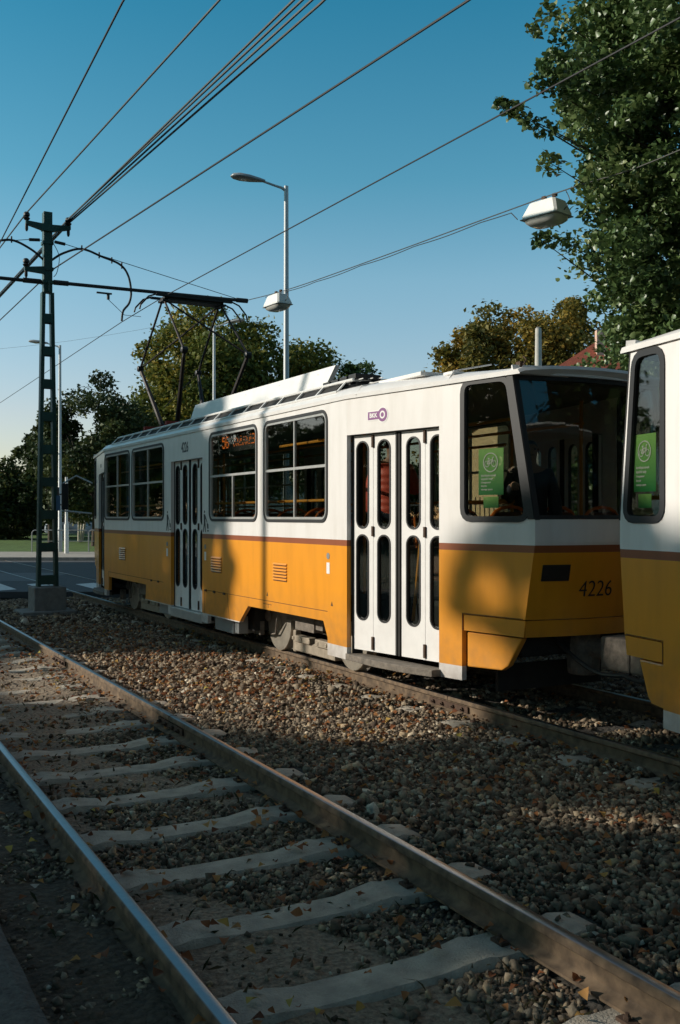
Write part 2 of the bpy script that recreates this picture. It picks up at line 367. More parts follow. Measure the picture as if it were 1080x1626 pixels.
def make_tram(label, number):
    T = thing('tram', label, 'tram', (6.2, 13.775, 0), 0, 'trams coupled one behind the other')
    shell = MB()
    mats = []
    for sg in (-1, 1):
        fn = side(sg)
        ol = [(-4.73, .235), (-4.30, .235), (-4.30, .42), (-4.20, .59), (-2.125, .585), (-1.835, .35), (-.70, .345), (-.70, .23), (-.475, .23), (-.475, 2.555),
              (.885, 2.555), (.885, .22), (1.02, .22), (1.02, .345), (2.185, .35), (2.135, .60), (4.40, .61), (4.41, .36), (4.56, .36), (4.56, .25), (4.73, .25), (4.73, 2.955), (-4.73, 2.955)]
        shell.prism(ol, [rrect(a, 1.675, b, 2.855, .11) for a, b, _, _ in WIN], .05, fn)
        for e in (-1, 1):
            q = lambda P: [(e*abs(a), b) for a, b in P]
            T1 = YE_TOP[e]
            ol = q([(4.731, 2.955), (4.731, 2.56), (6.07, 2.56), (6.07, .235), (STEP[e], .235), (STEP[e], .84), (YE_LOW[e], .84), (7.2, 1.5), (7.2, 1.68), (T1+.005, 2.955)])
            hole = rpoly(ENDWIN[e], .10)
            shell.prism(ol, [hole], .05, fn)
    for e in (-1, 1): endslab(shell, e, -1, 1, [.84, 1.0, 1.2, 1.5, 1.6, 1.695], .05, .0)
    body = shell.build('body', M['body'], T)
    # ---- windows
    for sg in (-1, 1):
        fn = side(sg)
        for a, b, kind, disp in WIN:
            L = rrect(a, 1.675, b, 2.855, .11)
            f = MB(); ring(f, L, .012, .038, -.004, .03, fn)
            f.prism([(a+.03, 2.255), (b-.03, 2.255), (b-.03, 2.285), (a+.03, 2.285)], [], .03, side(sg, .002))
            m = (a+b)/2
            top = 2.83 if disp != 'led' else 2.256
            f.prism([(m-.012, 1.70), (m+.012, 1.70), (m+.012, min(top, 2.2545)), (m-.012, min(top, 2.2545))], [], .03, side(sg, .002))
            if top > 2.3: f.prism([(m-.012, 2.2855), (m+.012, 2.2855), (m+.012, top), (m-.012, top)], [], .03, side(sg, .002))
            w_ = f.build('window', M['alu'], T)
            g = MB(); ring(g, L, -.022, .012, -.010, .02, fn); g.build('gasket', M['black'], w_)
            p = MB().prism(inset(L, .02), [], .005, side(sg, .014)); p.build('pane', M['glass'], w_)
        for e in (-1, 1):
            L = rpoly(ENDWIN[e], .10)
            if e < 0: L = L
            f = MB(); ring(f, L, -.03, .022, -.010, .04, fn); w_ = f.build('end_side_window', M['black'], T)
            MB().prism(inset(L, .01), [], .005, side(sg, .014)).build('pane', M['glass'], w_)
            if e < 0: MB().prism([(-7.20, 1.695), (-7.13, 1.695), (-6.90, 2.93), (-6.962, 2.93)], [], .03, side(sg, -.011)).build('corner_post', M['black'], T)
    # ---- doors: four folding leaves each
    for sg in (-1, 1):
        for yc, _ in DOORS:
            hinge = MB()
            for s1 in (-1, 1):
                for a, b, wc in ((.045, .372, .212), (.378, .705, .54)):
                    y0, y1 = sorted((yc+s1*a, yc+s1*b)); fn = side(sg, .065)
                    if yc > .3 or yc < 0: pass
                    wins = leaf_windows(yc+s1*wc)
                    lf = MB().prism([(y0, .35), (y1, .35), (y1, 2.55), (y0, 2.55)], wins, .035, fn)
                    d = lf.build('door_leaf', M['door_white'], T)
                    sm = MB(); pm = MB()
                    for L in wins:
                        ring(sm, L, -.006, .009, -.006, .03, fn); pm.prism(inset(L, .008), [], .004, side(sg, .08))
                    sm.build('window_seal', M['black'], d); pm.build('pane', M['glass'], d)
                for z0, z1 in ((2.42, 2.545), (1.52, 1.62), (.37, .50)):
                    hy = yc+s1*.375; hinge.box((sg*(hw(hy)-.068), hy-.014, z0), (sg*(hw(hy)-.048), hy+.014, z1))
            hinge.build('door_hinges', M['rust_dark'], T)
            ed = MB(); ed.prism([(yc-.044, .35), (yc+.044, .35), (yc+.044, 2.55), (yc-.044, 2.55)], [], .02, side(sg, .085))
            ed.prism([(yc-.030, .35), (yc-.008, .35), (yc-.008, 2.55), (yc-.030, 2.55)], [], .03, side(sg, .055))
            ed.prism([(yc+.008, .35), (yc+.030, .35), (yc+.030, 2.55), (yc+.008, 2.55)], [], .03, side(sg, .055))
            ed.build('door_edge_seal', M['dark'], T)
            jm = MB()
            for s1 in (-1, 1):
                ye = yc+s1*.68
                jm.prism([(ye, .24), (ye+.012*s1, .24), (ye+.012*s1, 2.56), (ye, 2.56)], [], .12, side(sg, .052))
            jm.build('door_jamb', M['dark'], T)
            hb = MB()
            for s1 in (-1, 1):
                hb.tube([(sg*(hw(yc)-.17), yc+s1*.24, 1.50), (sg*(hw(yc)-.17), yc+s1*.10, .70)], .017, 8)
            hb.build('door_handrail', M['orange'], T)
            st = MB()
            if yc < -1:
                st.add([(sg*x, y, z) for z in (.235, .30) for x, y in ((1.262, -4.72), (1.262, -5.3), (1.20, -5.75), (1.10, -6.09), (.93, -6.09), (1.10, -4.72))],
                       [(5, 4, 3, 2, 1, 0), (6, 7, 8, 9, 10, 11)]+[(i, (i+1) % 6, (i+1) % 6+6, i+6) for i in range(6)])
            elif yc > 1:
                st.add([(sg*x, y, z) for z in (.235, .30) for x, y in ((1.262, 4.74), (1.262, 5.3), (1.20, 5.75), (1.10, 6.09), (.93, 6.09), (1.10, 4.74))],
                       [(5, 4, 3, 2, 1, 0), (6, 7, 8, 9, 10, 11)]+[(i, (i+1) % 6, (i+1) % 6+6, i+6) for i in range(6)])
            else: st.box((sg*1.255, -.468, .20), (sg*1.0, .878, .34))
            st.build('door_step', M['soot'] if abs(yc) > 1 else M['alu'], T, bevel=.006)
    # ---- ends
    for e in (-1, 1):
        zs = [1.715, 1.9, 2.2, 2.5, 2.8, 2.925]
        g = MB(); endslab(g, e, -.96, .96, zs, .005, .012); ws = g.build('windscreen', M['glass_dark'], T, smooth=False)
        f = MB(); endslab(f, e, -1.0, -.945, [1.69]+zs[1:-1]+[2.94], .04, -.006, 2); endslab(f, e, .945, 1.0, [1.69]+zs[1:-1]+[2.94], .04, -.006, 2)
        endslab(f, e, -.944, .944, [1.697, 1.73], .035, -.004); endslab(f, e, -.944, .944, [2.90, 2.94], .035, -.004)
        f.build('screen_frame', M['black'], ws)
        b = MB(); endslab(b, e, -.985, .985, [.69, .77, .832], .06, .01)
        for sg in (-1, 1):
            b.prism([(e*(STEP[e]+.02), .69), (e*(YE_LOW[e]-.02), .69), (e*(YE_LOW[e]-.0), .832), (e*(STEP[e]+.02), .832)], [], .05, side(sg, .005))
        b.build('bumper_band', M['body'], T)
        if e < 0: P = [(-6.39, .36), (-6.80, .375), (-6.87, .42), (-7.03, .675), (-6.39, .675)]
        else: P = [(6.70, .36), (6.86, .375), (6.90, .42), (7.0, .675), (6.70, .675)]
        b = MB()
        for sg in (-1, 1): b.prism(P, [], .06, side(sg, .03))
        b.build('skirt_panel', M['body'], T, bevel=.012)
        k = MB(); k.tube([(0, e*6.2, .55), (0, e*7.45, .55)], .09, 12); k.box((-.22, e*7.35, .42), (.22, e*7.69, .70)); k.lathe([(.14, -.25), (.16, 0), (.13, .25)], (0, e*6.9, .55), 'z', 14)
        k.build('coupler', M['soot'], T, bevel=.02)
        h = MB(); 
        for x in (-.45, .45): h.tube(sm_curve([(x*.8, e*6.9, .66), (x*.8, e*7.2, .50), (x*.7, e*7.45, .40), (x*.6, e*7.75, .42)]), .020, 8)
        h.build('jumper_cable', M['black'], T, smooth=True)
        lg = MB(); lg.box((-.62, e*6.42, .12), (.62, e*6.46, .36)); lg.build('lifeguard', M['dark'], T)
        # lamps and number plate recess on the end wall
        lp = MB()
        for s1 in (-1, 1):
            c = endpt(e, s1*.72, 1.24, -.004)
            endslab(lp, e, s1*.72-.16, s1*.72+.16, [1.17, 1.31], .03, -.006, 4)
        lp.build('tail_lamp_unit', M['black'], T)
        text_mesh(number, .20, lambda a, b, d: endpt(e, .38+e*-a*1.2 if e < 0 else -.38-a*1.2, 1.10+b, -.004-d), M['ink'], 'fleet_number', T, sx=.9, bold=-.002) if e > 0 else \
        text_mesh(number, .20, lambda a, b, d: endpt(e, -.20+a*1.25, 1.09+b, -.004-d), M['ink'], 'fleet_number', T, sx=.9, bold=-.002)
    # ---- roof
    stn = [(-7.0, 1), (-6.98, 1), (-6.5, .7), (-6, .35), (-5.4, .1), (-4.73, 0), (-2.4, 0), (0, 0), (2.4, 0), (4.73, 0), (5.4, .1), (6, .35), (6.6, .7), (7.08, 1), (7.1, 1)]
    sec = [(0, .015, 2.935), (0, .018, 2.975), (0, -.035, 3.04), (0, -.16, 3.085), (.65, 0, 3.125), (.33, 0, 3.155), (0, 0, 3.165)]
    row = []
    for f_, o_, z in sec: row.append(lambda w_, f_=f_, o_=o_, z=z: ((w_+o_) if o_ else w_*f_, z))
    V = []; nrow = 2*len(sec)-1
    for k, (y, bl) in enumerate(stn):
        w_ = hw(y); dz = -.03 if k in (0, len(stn)-1) else 0
        pts = [r(w_) for r in row]; pts = pts+[(-x, z) for x, z in pts[-2::-1]]
        for x, z in pts:
            xn = max(-1, min(1, x/w_)); e = -1 if y < 0 else 1
            fl = 1-.72*bl; zz = z if z < 2.98 else 2.975+(z-2.975)*fl
            V.append((x, y+e*bl*(.11*(1-xn*xn)+.06), max(2.936, zz+dz) if z > 2.94 else z))
    Fs = []
    for k in range(len(stn)-1):
        for i in range(nrow-1): a = k*nrow+i; Fs.append((a, a+1, a+nrow+1, a+nrow))
        Fs.append((k*nrow+nrow-1, k*nrow, (k+1)*nrow, (k+1)*nrow+nrow-1))
    Fs += [tuple(range(nrow))[::-1], tuple((len(stn)-1)*nrow+i for i in range(nrow))]
    rf = MB().add(V, Fs).build('roof', M['door_white'], T, smooth=True)
    for e in (-1, 1):
        h = MB(); endslab(h, e, -.995, .995, [2.942, 2.99, 3.02], .06, -.03); h.build('visor', M['door_white'], rf)
    for e in (-1,):
        h = MB(); h.box((-.80, -7.0, 3.00), (-.76, -6.94, 3.05)); h.tube([(-.78, -7.02, 3.02), (-.78, -7.06, 3.06), (-.78, -7.02, 3.09)], .007, 6); h.build('roof_hook', M['rust_dark'], rf)
    # joints and gutters on the roof
    gt = MB()
    for yy in (-4.9, -6.2): gt.tube([(-hw(yy)-.02, yy, 2.96), (-hw(yy)+.05, yy, 3.06), (-.5, yy, 3.15)], .008, 6)
    gt.box((-1.0, -5.75, 3.07), (-.45, -4.95, 3.112)); gt.box((-.95, -6.20, 3.03), (-.8, -6.05, 3.062))
    gt.build('roof_vent', M['roof_white'], T, bevel=.01)
    rk = MB(); y0, y1 = -4.60, 4.35
    for sg in (-1,):
        rk.tube([(sg*1.215, y0+.15, 3.045), (sg*1.215, y1, 3.045)], .013, 6); rk.tube([(sg*1.10, y0, 3.165), (sg*1.10, y1, 3.165)], .016, 6)
        rk.tube([(sg*.60, y0+.2, 3.215), (sg*.60, y1, 3.215)], .014, 6)
        n = 17
        for i in range(n+1):
            y = y0+.15+(y1-y0-.15)*i/n
            rk.bar((sg*1.215, y, 3.045), (sg*1.10, y, 3.165), .03, .012); rk.bar((sg*1.10, y, 3.165), (sg*.60, y, 3.215), .025, .012)
            rk.bar((sg*.62, y, 3.12), (sg*.62, y, 3.215), .02)
        for x in (.98, .86, .74): rk.tube([(sg*x, y0, 3.172+(1.1-x)*.1), (sg*x, y1, 3.172+(1.1-x)*.1)], .006, 5)
    rk.build('roof_walkway', M['roof_white'], T)
    rb = MB(); rb.add([(-1.185, -4.3, 3.04), (-1.185, 4.3, 3.04), (-1.085, 4.3, 3.150), (-1.085, -4.3, 3.150), (-1.14, -4.3, 3.03), (-1.14, 4.3, 3.03), (-1.04, 4.3, 3.14), (-1.04, -4.3, 3.14)], [(0, 1, 2, 3), (7, 6, 5, 4), (0, 4, 5, 1), (1, 5, 6, 2), (2, 6, 7, 3), (3, 7, 4, 0)]); rb.box((-1.02, -4.55, 3.09), (-.66, 4.4, 3.135))
    for i in range(60): y = -4.5+i*.148; rb.box((-1.0, y, 3.135), (-.68, y+.03, 3.15))
    rb.box((-.55, -4.3, 3.17), (.9, 4.3, 3.21))
    rb.build('resistor_grid', M['dark'], T)
    bx = MB(); bx.add([(x, y, z) for x, y, z in ((-.86, -3.45, 3.19), (-.80, -3.45, 3.19), (-.80, 1.15, 3.19), (-.86, 1.15, 3.19), (-.79, -3.62, 3.47), (-.73, -3.62, 3.47), (-.73, 1.07, 3.47), (-.79, 1.07, 3.47))],
        [(3, 2, 1, 0), (4, 5, 6, 7), (0, 1, 5, 4), (1, 2, 6, 5), (2, 3, 7, 6), (3, 0, 4, 7)]); [bx.bar((-.80, y, 3.42), (-.55, y, 3.20), .03) for y in (-3.2, -2.1, -1.0, .1, .95)]; bx.build('roof_equipment_cover', M['roof_white'], T)
    bk = MB()
    for i in range(4): bk.box((-1.02+.02*i, -4.5+.24*i, 3.19), (-.70, -4.34+.24*i, 3.25))
    bk.build('roof_insulators', M['black'], T, bevel=.01)
    # ---- pantograph
    pg = MB(); yc = 3.42
    for s1 in (-1, 1):
        pg.box((s1*.62-.05, yc-.75, 3.22), (s1*.62+.05, yc+.75, 3.30)); pg.box((-.7, yc+s1*.62-.05, 3.30), (.7, yc+s1*.62+.05, 3.37))
        for s2 in (-1, 1): pg.lathe([(.05, 0), (.07, .03), (.04, .06), (.07, .09), (.05, .12)], (s1*.62, yc+s2*.6, 3.12), 'z', 10)
    for i in range(8): pg.tube([(-.55, yc-.5+i*.14, 3.34), (.55, yc-.5+i*.14, 3.34)], .02, 6)
    P = pg.build('pantograph', M['red_base'], T, bevel=.008)
    lo = MB(); up = MB(); jn = MB()
    xs = (-.58, .58); hz = 5.60; kz = 4.52
    for s1, x in zip((-1, 1), xs):
        for s2 in (-1, 1):
            k = (x, yc+s2*1.24, kz); b_ = (x*.72, yc+s2*.42, 3.38)
            lo.tube([b_, k], [.045, .032], 8); up.tube([k, (x*.93, yc+s2*.05, hz)], [.022, .019], 8)
            jn.lathe([(.03, -.06), (.055, -.05), (.055, .05), (.03, .06)], k, 'x', 8); jn.tube([k, (k[0], k[1]-s2*.05, kz-.12)], .02, 6)
    for s2, a, b_ in ((1, -1, 1), (-1, 1, -1)):
        pass
    up.tube([(xs[0], yc+1.24, kz), (xs[1]*.93, yc+.05, hz)], .017, 6); up.tube([(xs[1], yc-1.24, kz), (xs[0]*.93, yc-.05, hz)], .017, 6)
    for s2 in (-1, 1): lo.tube([(xs[0]*.72, yc+s2*.42, 3.38), (xs[1]*.72, yc+s2*.42, 3.38)], .03, 8)
    lo.tube([(xs[1], yc+1.24, kz), (xs[0]*.5, yc+.7, 3.75)], .008, 6)
    lo.build('lower_arms', M['pant'], P, smooth=True); up.build('upper_arms', M['pant'], P, smooth=True); jn.build('joints', M['black'], P)
    hd = MB()
    for s2 in (-1, 1):
        y = yc+s2*.16
        hd.tube([(-1.02, y, 5.36), (-1.0, y, 5.44), (-.86, y, 5.60), (-.72, y, 5.655), (.72, y, 5.655), (.86, y, 5.60), (1.0, y, 5.44), (1.02, y, 5.36)], .015, 8)
        hd.box((-.72, y-.03, 5.63), (.72, y+.03, 5.668))
    hd.box((-.56, yc-.14, 5.585), (.56, yc+.14, 5.64))
    for x in (-.54, .54): hd.box((x-.05, yc-.14, 5.56), (x+.05, yc+.14, 5.60))
    hd.build('collector_head', M['black'], P)
    # ---- bogies
    for yb, w0, w1 in ((-3.10, -4.07, -2.14), (3.30, 2.33, 4.27)):
        bf = MB(); bf.box((-.62, w0-.3, .30), (-.50, w1+.3, .46)); bf.box((.50, w0-.3, .30), (.62, w1+.3, .46)); bf.box((-.62, yb-.2, .28), (.62, yb+.2, .5))
        for s1 in (-1, 1):
            bf.box((s1*.98, yb-.34, .36), (s1*.86, yb+.16, .62)); bf.box((s1*.84, w0+.28, .42), (s1*.80, w1-.25, .60))
            bf.tube([(s1*.86, w1-.32, .5), (s1*.95, w1-.4, .58), (s1*.95, w1-.1, .62), (s1*.88, w1+.05, .5)], .015, 8)
            bf.tube([(s1*.90, w1-.20, .62), (s1*.93, w1-.16, .4), (s1*.88, w1-.02, .22), (s1*.88, w1+.12, .2)], .012, 8)
            bf.lathe([(.05, 0), (.075, .02), (.075, .05), (.03, .07)], (s1*.88, w1+.28, .42), 'x', 14)
            bf.tube([(s1*.86, w1+.28, .42), (s1*.90, w1+.12, .52), (s1*.90, w1, .56)], .02, 8); bf.box((s1*.92, w1+.38, .16), (s1*.86, w1+.58, .34))
            bf.box((s1*.96, w0+.45, .40), (s1*.84, w0+.64, .60))
        B = bf.build('bogie', M['soot'], T, bevel=.008)
        tb = MB()
        for s1 in (-1, 1):
            tb.box((s1*.815, w0+.42, .05), (s1*.70, w1-.42, .19)); tb.box((s1*.85, w0+.46, .17), (s1*.74, yb-.1, .26)); tb.box((s1*.85, yb+.05, .17), (s1*.74, w1-.5, .25))
            tb.box((s1*.80, w1-.44, .03), (s1*.72, w1-.36, .30))
            for i in range(5): tb.box((s1*.86, w0+.55+i*.22, .19), (s1*.845, w0+.60+i*.22, .235))
        tb.build('track_brake', M['wheel'], B, bevel=.012)
        for wy in (w0, w1):
            for s1 in (-1, 1):
                wm = MB(); prof = [(.06, .10), (.09, .10), (.10, .055), (.24, .045), (.29, .06), (.30, .085)]
                wm.lathe([(r, s1*h) for r, h in prof]+[(.30, s1*-.03), (.06, s1*-.03)], (s1*.735, wy, .35), 'x', 40)
                W_ = wm.build('wheel', M['wheel'], B, smooth=True)
                ty = MB().lathe([(.30, s1*.09), (.345, s1*.085), (.352, s1*.0), (.375, -s1*.012), (.375, -s1*.035), (.30, -s1*.04)], (s1*.735, wy, .35), 'x', 48)
                ty.build('tyre', M['tyre'], W_, smooth=True)
            MB().tube([(-.7, wy, .35), (.7, wy, .35)], .07, 12).build('axle', M['dark'], B)
    uf = MB(); uf.box((-.80, -6.25, .62), (.80, 6.25, .838))
    for a, b in ((-4.68, -.54), (.96, 4.68)):
        for s1 in (-1, 1): uf.box((s1*.802, a, .62), (s1*1.16, b, .838))
    uf.box((-1.0, -1.75, .22), (1.0, -.6, .61)); uf.box((-.78, -.59, .22), (.78, .95, .61)); uf.box((-1.0, 1.0, .22), (1.0, 2.05, .61)); uf.box((-.75, 4.55, .35), (.75, 6.1, .61)); uf.box((-.75, -6.1, .35), (.75, -4.6, .61))
    uf.box((-.7, -6.9, .5), (.7, -6.25, .84)); uf.box((-.7, 6.25, .5), (.7, 6.9, .84)); uf.build('underframe', M['dark'], T)
    eq = MB(); eq.box((-1.16, -1.42, .15), (-.8, -.74, .36)); eq.box((-1.16, -1.60, .17), (-1.02, -1.46, .40)); eq.box((-1.12, 1.06, .16), (-.8, 1.85, .35)); eq.box((1.14, -1.42, .15), (.8, -.74, .36))
    eq.build('equipment_box', M['lamp_grey'], T, bevel=.01)
    # ---- interior
    plan = [(-1.19, -4.7), (-.82, -6.85), (.82, -6.85), (1.19, -4.7), (1.19, 4.7), (.82, 6.9), (-.82, 6.9), (-1.19, 4.7)]
    def slab(z0, z1):
        return MB().add([(x, y, z) for z in (z0, z1) for x, y in plan], [tuple(range(8))[::-1], tuple(range(8, 16))]+[(i, (i+1) % 8, (i+1) % 8+8, i+8) for i in range(8)])
    fl = MB(); fl.box((-.80, -6.2, .845), (.80, 6.2, .90)); fl.box((-.72, -6.85, .845), (.72, -6.202, .90)); fl.box((-.72, 6.202, .845), (.72, 6.9, .90))
    for a, b in ((-4.68, -.54), (.96, 4.68)):
        for s1 in (-1, 1): fl.box((s1*.802, a, .845), (s1*1.185, b, .90))
    for yc, _ in DOORS: fl.box((-1.14 if abs(yc) < 1 else -.92, yc-.66, .36), (1.14 if abs(yc) < 1 else .92, yc+.66, .40))
    fl.build('floor', M['floor_in'], T); slab(2.90, 2.932).build('ceiling', M['interior'], T)
    ln = MB()
    for sg in (-1, 1):
        for a, b in ((-4.72, -.52), (.93, 4.72)):
            ln.prism([(a, .905), (b, .905), (b, 1.62), (a, 1.62)], [], .02, side(sg, .055))
        for e in (-1, 1):
            a, b = sorted((e*6.12, e*6.82)); ln.prism([(a, .905), (b, .905), (b, 1.62), (a, 1.62)], [], .02, side(sg, .055))
    ln.build('wall_lining', M['interior'], T)
    hr = MB()
    for sg in (-1, 1):
        for (a, b), z in (((-4.5, -.6), 1.90), ((-4.35, -2.75), 2.57), ((1.2, 4.6), 1.90), ((1.3, 3.0), 2.57)):
            hr.tube([(sg*1.09, a, z), (sg*1.09, b, z)], .017, 8)
            for y in np.arange(a+.4, b, 1.2): hr.tube([(sg*1.09, y, z), (sg*1.19, y, z)], .010, 6)
        for y in (-5.98, -4.62, -.62, 1.02, 4.62): hr.tube([(sg*.98*min(1, hw(y)/1.25), y, .9), (sg*.98*min(1, hw(y)/1.25), y, 2.9)], .018, 8)
    hr.tube([(-.45, -6.4, 2.62), (-.45, 6.4, 2.62)], .016, 8); hr.tube([(.45, -6.4, 2.62), (.45, 6.4, 2.62)], .016, 8)
    hr.tube([(-.85, -6.75, 1.62), (.85, -6.75, 1.62)], .018, 8); hr.tube([(-.85, -6.3, 1.85), (-.3, -6.3, 1.85)], .018, 8)
    hr.build('handrails', M['orange'], T)
    proto = None
    def seat(x, y, f):
        nonlocal proto
        if proto: 
            c = dup(proto, T, (x, y, .9), 0 if f > 0 else pi); return
        st = MB(); st.box((-.21, -.21, .38), (.21, .20, .43)); st.add(*tilt_box(-.20, .20, .17, .21, .43, .86, .10)); st.box((-.05, -.1, 0), (.05, .1, .38))
        o = st.build('seat', M['seat_shell'], T, bevel=.02); o.location = (x, y, .9)
        fr = MB(); fr.tube([(-.22, .18, .42), (-.22, .235, .78)]+[(-.22*cos(t), .24+.01*sin(t), .78+.13*sin(t)) for t in np.linspace(.3, pi-.3, 7)]+[(.22, .235, .78), (.22, .18, .42)], .016, 7)
        fr.build('seat_frame', M['seat_orange'], o, smooth=True); proto = o
    for sg in (-1, 1):
        for y in (-4.0, -3.25, -2.5, -1.75, -1.05, 1.5, 2.25, 3.0, 3.75, 4.4): seat(sg*.90, y, -1 if sg < 0 else 1)
    for x in (-.55, 0, .55): seat(x, -6.3, -1)
    # ---- destination display behind the window
    dm = MB(); dm.box((-1.155, -2.27, 2.585), (-1.09, -.83, 2.84)); D = dm.build('destination_display', M['black'], T)
    # letters drawn as dots on a 5 x 7 grid
    G = {'5': '11110 10000 11110 00001 00001 10001 01110', '6': '01110 10000 10000 11110 10001 10001 01110', '3': '11110 00001 00001 01110 00001 00001 11110',
         'f': '00000 00100 00000 00100 00000 10001 01000', 'g': '00000 10000 00100 00100 00000 01010 10001', 'h': '00100 00000 01010 01010 10000 00000 01001'}
    dots = MB()
    def glyph(ch, y0, z0, p):
        for r, rowt in enumerate(G[ch].split()):
            for c_, q in enumerate(rowt):
                if q == '1': dots.box((-1.1565, y0-c_*p-p*.38, z0-r*p-p*.38), (-1.1605, y0-c_*p+p*.38, z0-r*p+p*.38))
    # seen from outside the near side, reading runs towards -y
    for ch, y in (('5', -1.02), ('6', -1.145)): glyph(ch, y, 2.79, .023)
    for i, ch in enumerate('fghfgh'): glyph(ch, -1.42-.105*i, 2.775, .019)
    glyph('3', -2.05, 2.775, .019)
    dots.build('display_dots', M['led'], D)
    cor = MB(); cor.prism([(-.84, 2.83), (-.95, 2.83), (-.89, 2.74), (-.95, 2.58), (-.93, 2.56)], [], .004, lambda a, b, d: (-1.162-d, a, b))
    cor.prism([(-2.27, 2.84), (-2.16, 2.84), (-2.20, 2.70), (-2.27, 2.58)], [], .004, lambda a, b, d: (-1.162-d, a, b)); cor.build('display_corner', M['white'], D)
    # ---- side details: seams, vents, stickers
    sm = MB()
    for sg in (-1, 1):
        def ln_(a0, b0, a1, b1, wd=.007):
            if abs(b1-b0) > abs(a1-a0): sm.prism([(a0-wd/2, b0), (a0+wd/2, b0), (a1+wd/2, b1), (a1-wd/2, b1)], [], .003, side(sg, -.0015))
            else: sm.prism([(a0, b0-wd/2), (a1, b1-wd/2), (a1, b1+wd/2), (a0, b0+wd/2)], [], .003, side(sg, -.0015))
        ln_(-4.30, .70, -.57, .69); ln_(-1.42, .69, -1.50, .36); ln_(-.57, .36, -.57, .685); ln_(1.25, .69, 4.45, .70); ln_(4.45, .37, 4.45, .695)
        ln_(-2.85, .655, -2.60, .655); ln_(-2.75, .66, -2.75, .61)
        for e in (-1, 1): ln_(e*STEP[e], .845, e*(YE_LOW[e]-.02), .845, .006); ln_(e*(STEP[e]+.008), .69, e*(STEP[e]+.008), .84, .006)
    sm.build('panel_seams', M['seam'], T)
    ht = MB()
    for a in (-.62, -.95, -1.32): ht.box((-1.262, a-.035, .672), (-1.245, a+.035, .70))
    for a in (1.5, 1.85): ht.box((-1.262, a-.035, .672), (-1.245, a+.035, .70))
    ht.build('hatch_hinges', M['rust_dark'], T)
    for sg in (-1, 1):
        for yv in (-3.09, -1.03, 3.52):
            v = MB(); ho = MB()
            for i in range(6):
                z = .965+i*.036
                v.add([(sg*x, y, zz) for y in (yv-.19, yv+.19) for x, zz in ((1.251, z), (1.268, z+.004), (1.251, z+.024))], [(0, 1, 2), (5, 4, 3), (0, 3, 4, 1), (1, 4, 5, 2), (2, 5, 3, 0)])
            for i in range(6): z = .965+i*.036; ho.box((sg*1.2515, yv-.185, z-.011), (sg*1.2535, yv+.185, z-.001))
            q = v.build('vent', M['body'], T); ho.build('vent_slot', M['seam'], q)
    def sticker(y, z): 
        m1 = MB(); m1.box((-1.2525, y-.035, z-.075), (-1.2505, y+.035, z+.045)); m1.build('notice', M['white'], T)
        m2 = MB(); m2.lathe([(.035, -1.2505), (.035, -1.2535)], (0, y, z+.115), 'x', 14); m2.build('badge', M['lamp_grey'], T)
    for y, z in ((-4.315, 1.18), (-.60, 1.18), (1.06, 1.18)): sticker(y, z)
    for y in (-3.0, -1.9+.0, -4.42): pass
    tri = MB()
    for y, z in ((-2.72, .755), (-4.40, .765)): tri.prism([(y-.025, z), (y+.025, z), (y, z+.05)], [], .002, side(-1, -.001))
    tri.build('warning_mark', M['rust_dark'], T)
    # person-with-pushchair signs by the middle door
    for yc_ in (-.60, 1.02):
        pic = MB()
        f = lambda a, b, d: (-1.2505-d, yc_+.03-a, 1.50+b)
        pic.prism([(.02*cos(t)+.0, .285+.02*sin(t)) for t in np.linspace(0, 2*pi, 10)[:-1]], [], .002, f)
        pic.prism([(-.03, .25), (.03, .25), (.035, .13), (.05, 0), (.03, 0), (.0, .10), (-.035, 0), (-.055, 0), (-.025, .13)], [], .002, f)
        pic.prism([(.03, .24), (.11, .14), (.105, .125), (.02, .21)], [], .002, f)
        pic.prism([(.095, .13), (.15, .11), (.16, .05), (.11, .05)], [], .002, f)
        for cx in (.115, .155): pic.prism([(cx+.013*cos(t), .02+.013*sin(t)) for t in np.linspace(0, 2*pi, 9)[:-1]], [], .002, f)
        pic.build('door_pictogram', M['ink'], T)
    near = lambda y0, z0: (lambda a, b, d: (-hw(y0-a)-.0015-d, y0-a, z0+b))
    text_mesh(number, .21, near(.25, 2.735), M['ink'], 'fleet_number', T, .001, sx=.72, bold=.004)
    text_mesh(number, .11, near(5.5, 2.70), M['ink'], 'fleet_number', T, .001, sx=.8)
    # operator mark: purple tag with a ring
    yk, zk, kk = -5.204, 2.73, .72
    f = lambda a, b, d: near(yk, zk)(a*kk, b*kk, d)
    tagm = MB(); P_ = [(-.19, -.055), (.03, -.055)]+[(.115+.095*cos(t), .0+.095*sin(t)) for t in np.linspace(-pi*.80, pi*.80, 22)]+[(.03, .055), (-.19, .055)]
    O = [(-.205, -.07), (.025, -.07)]+[(.115+.112*cos(t), .0+.112*sin(t)) for t in np.linspace(-pi*.79, pi*.79, 22)]+[(.025, .07), (-.205, .07)]
    tagm.prism(O, [], .001, f); tg = tagm.build('operator_mark', M['white'], T)
    MB().prism(P_, [], .0012, lambda a, b, d: (-hw(yk-a*kk)-.003-d, yk-a*kk, zk+b*kk)).build('mark_field', M['purple'], tg)
    rg = MB(); circ = lambda r: [(.115+r*cos(t), r*sin(t)) for t in np.linspace(0, 2*pi, 25)[:-1]]
    rg.prism(circ(.055), [circ(.032)], .001, lambda a, b, d: (-hw(yk-a*kk)-.0045-d, yk-a*kk, zk+b*kk)); rg.build('mark_ring', M['white'], tg)
    text_mesh('BKK', .085, lambda a, b, d: (-hw(yk+(.075-a)*kk)-.0045-d, yk+(.075-a)*kk, zk+b*kk), M['white'], 'mark_lettering', tg, .001, sx=1.0, bold=.003)
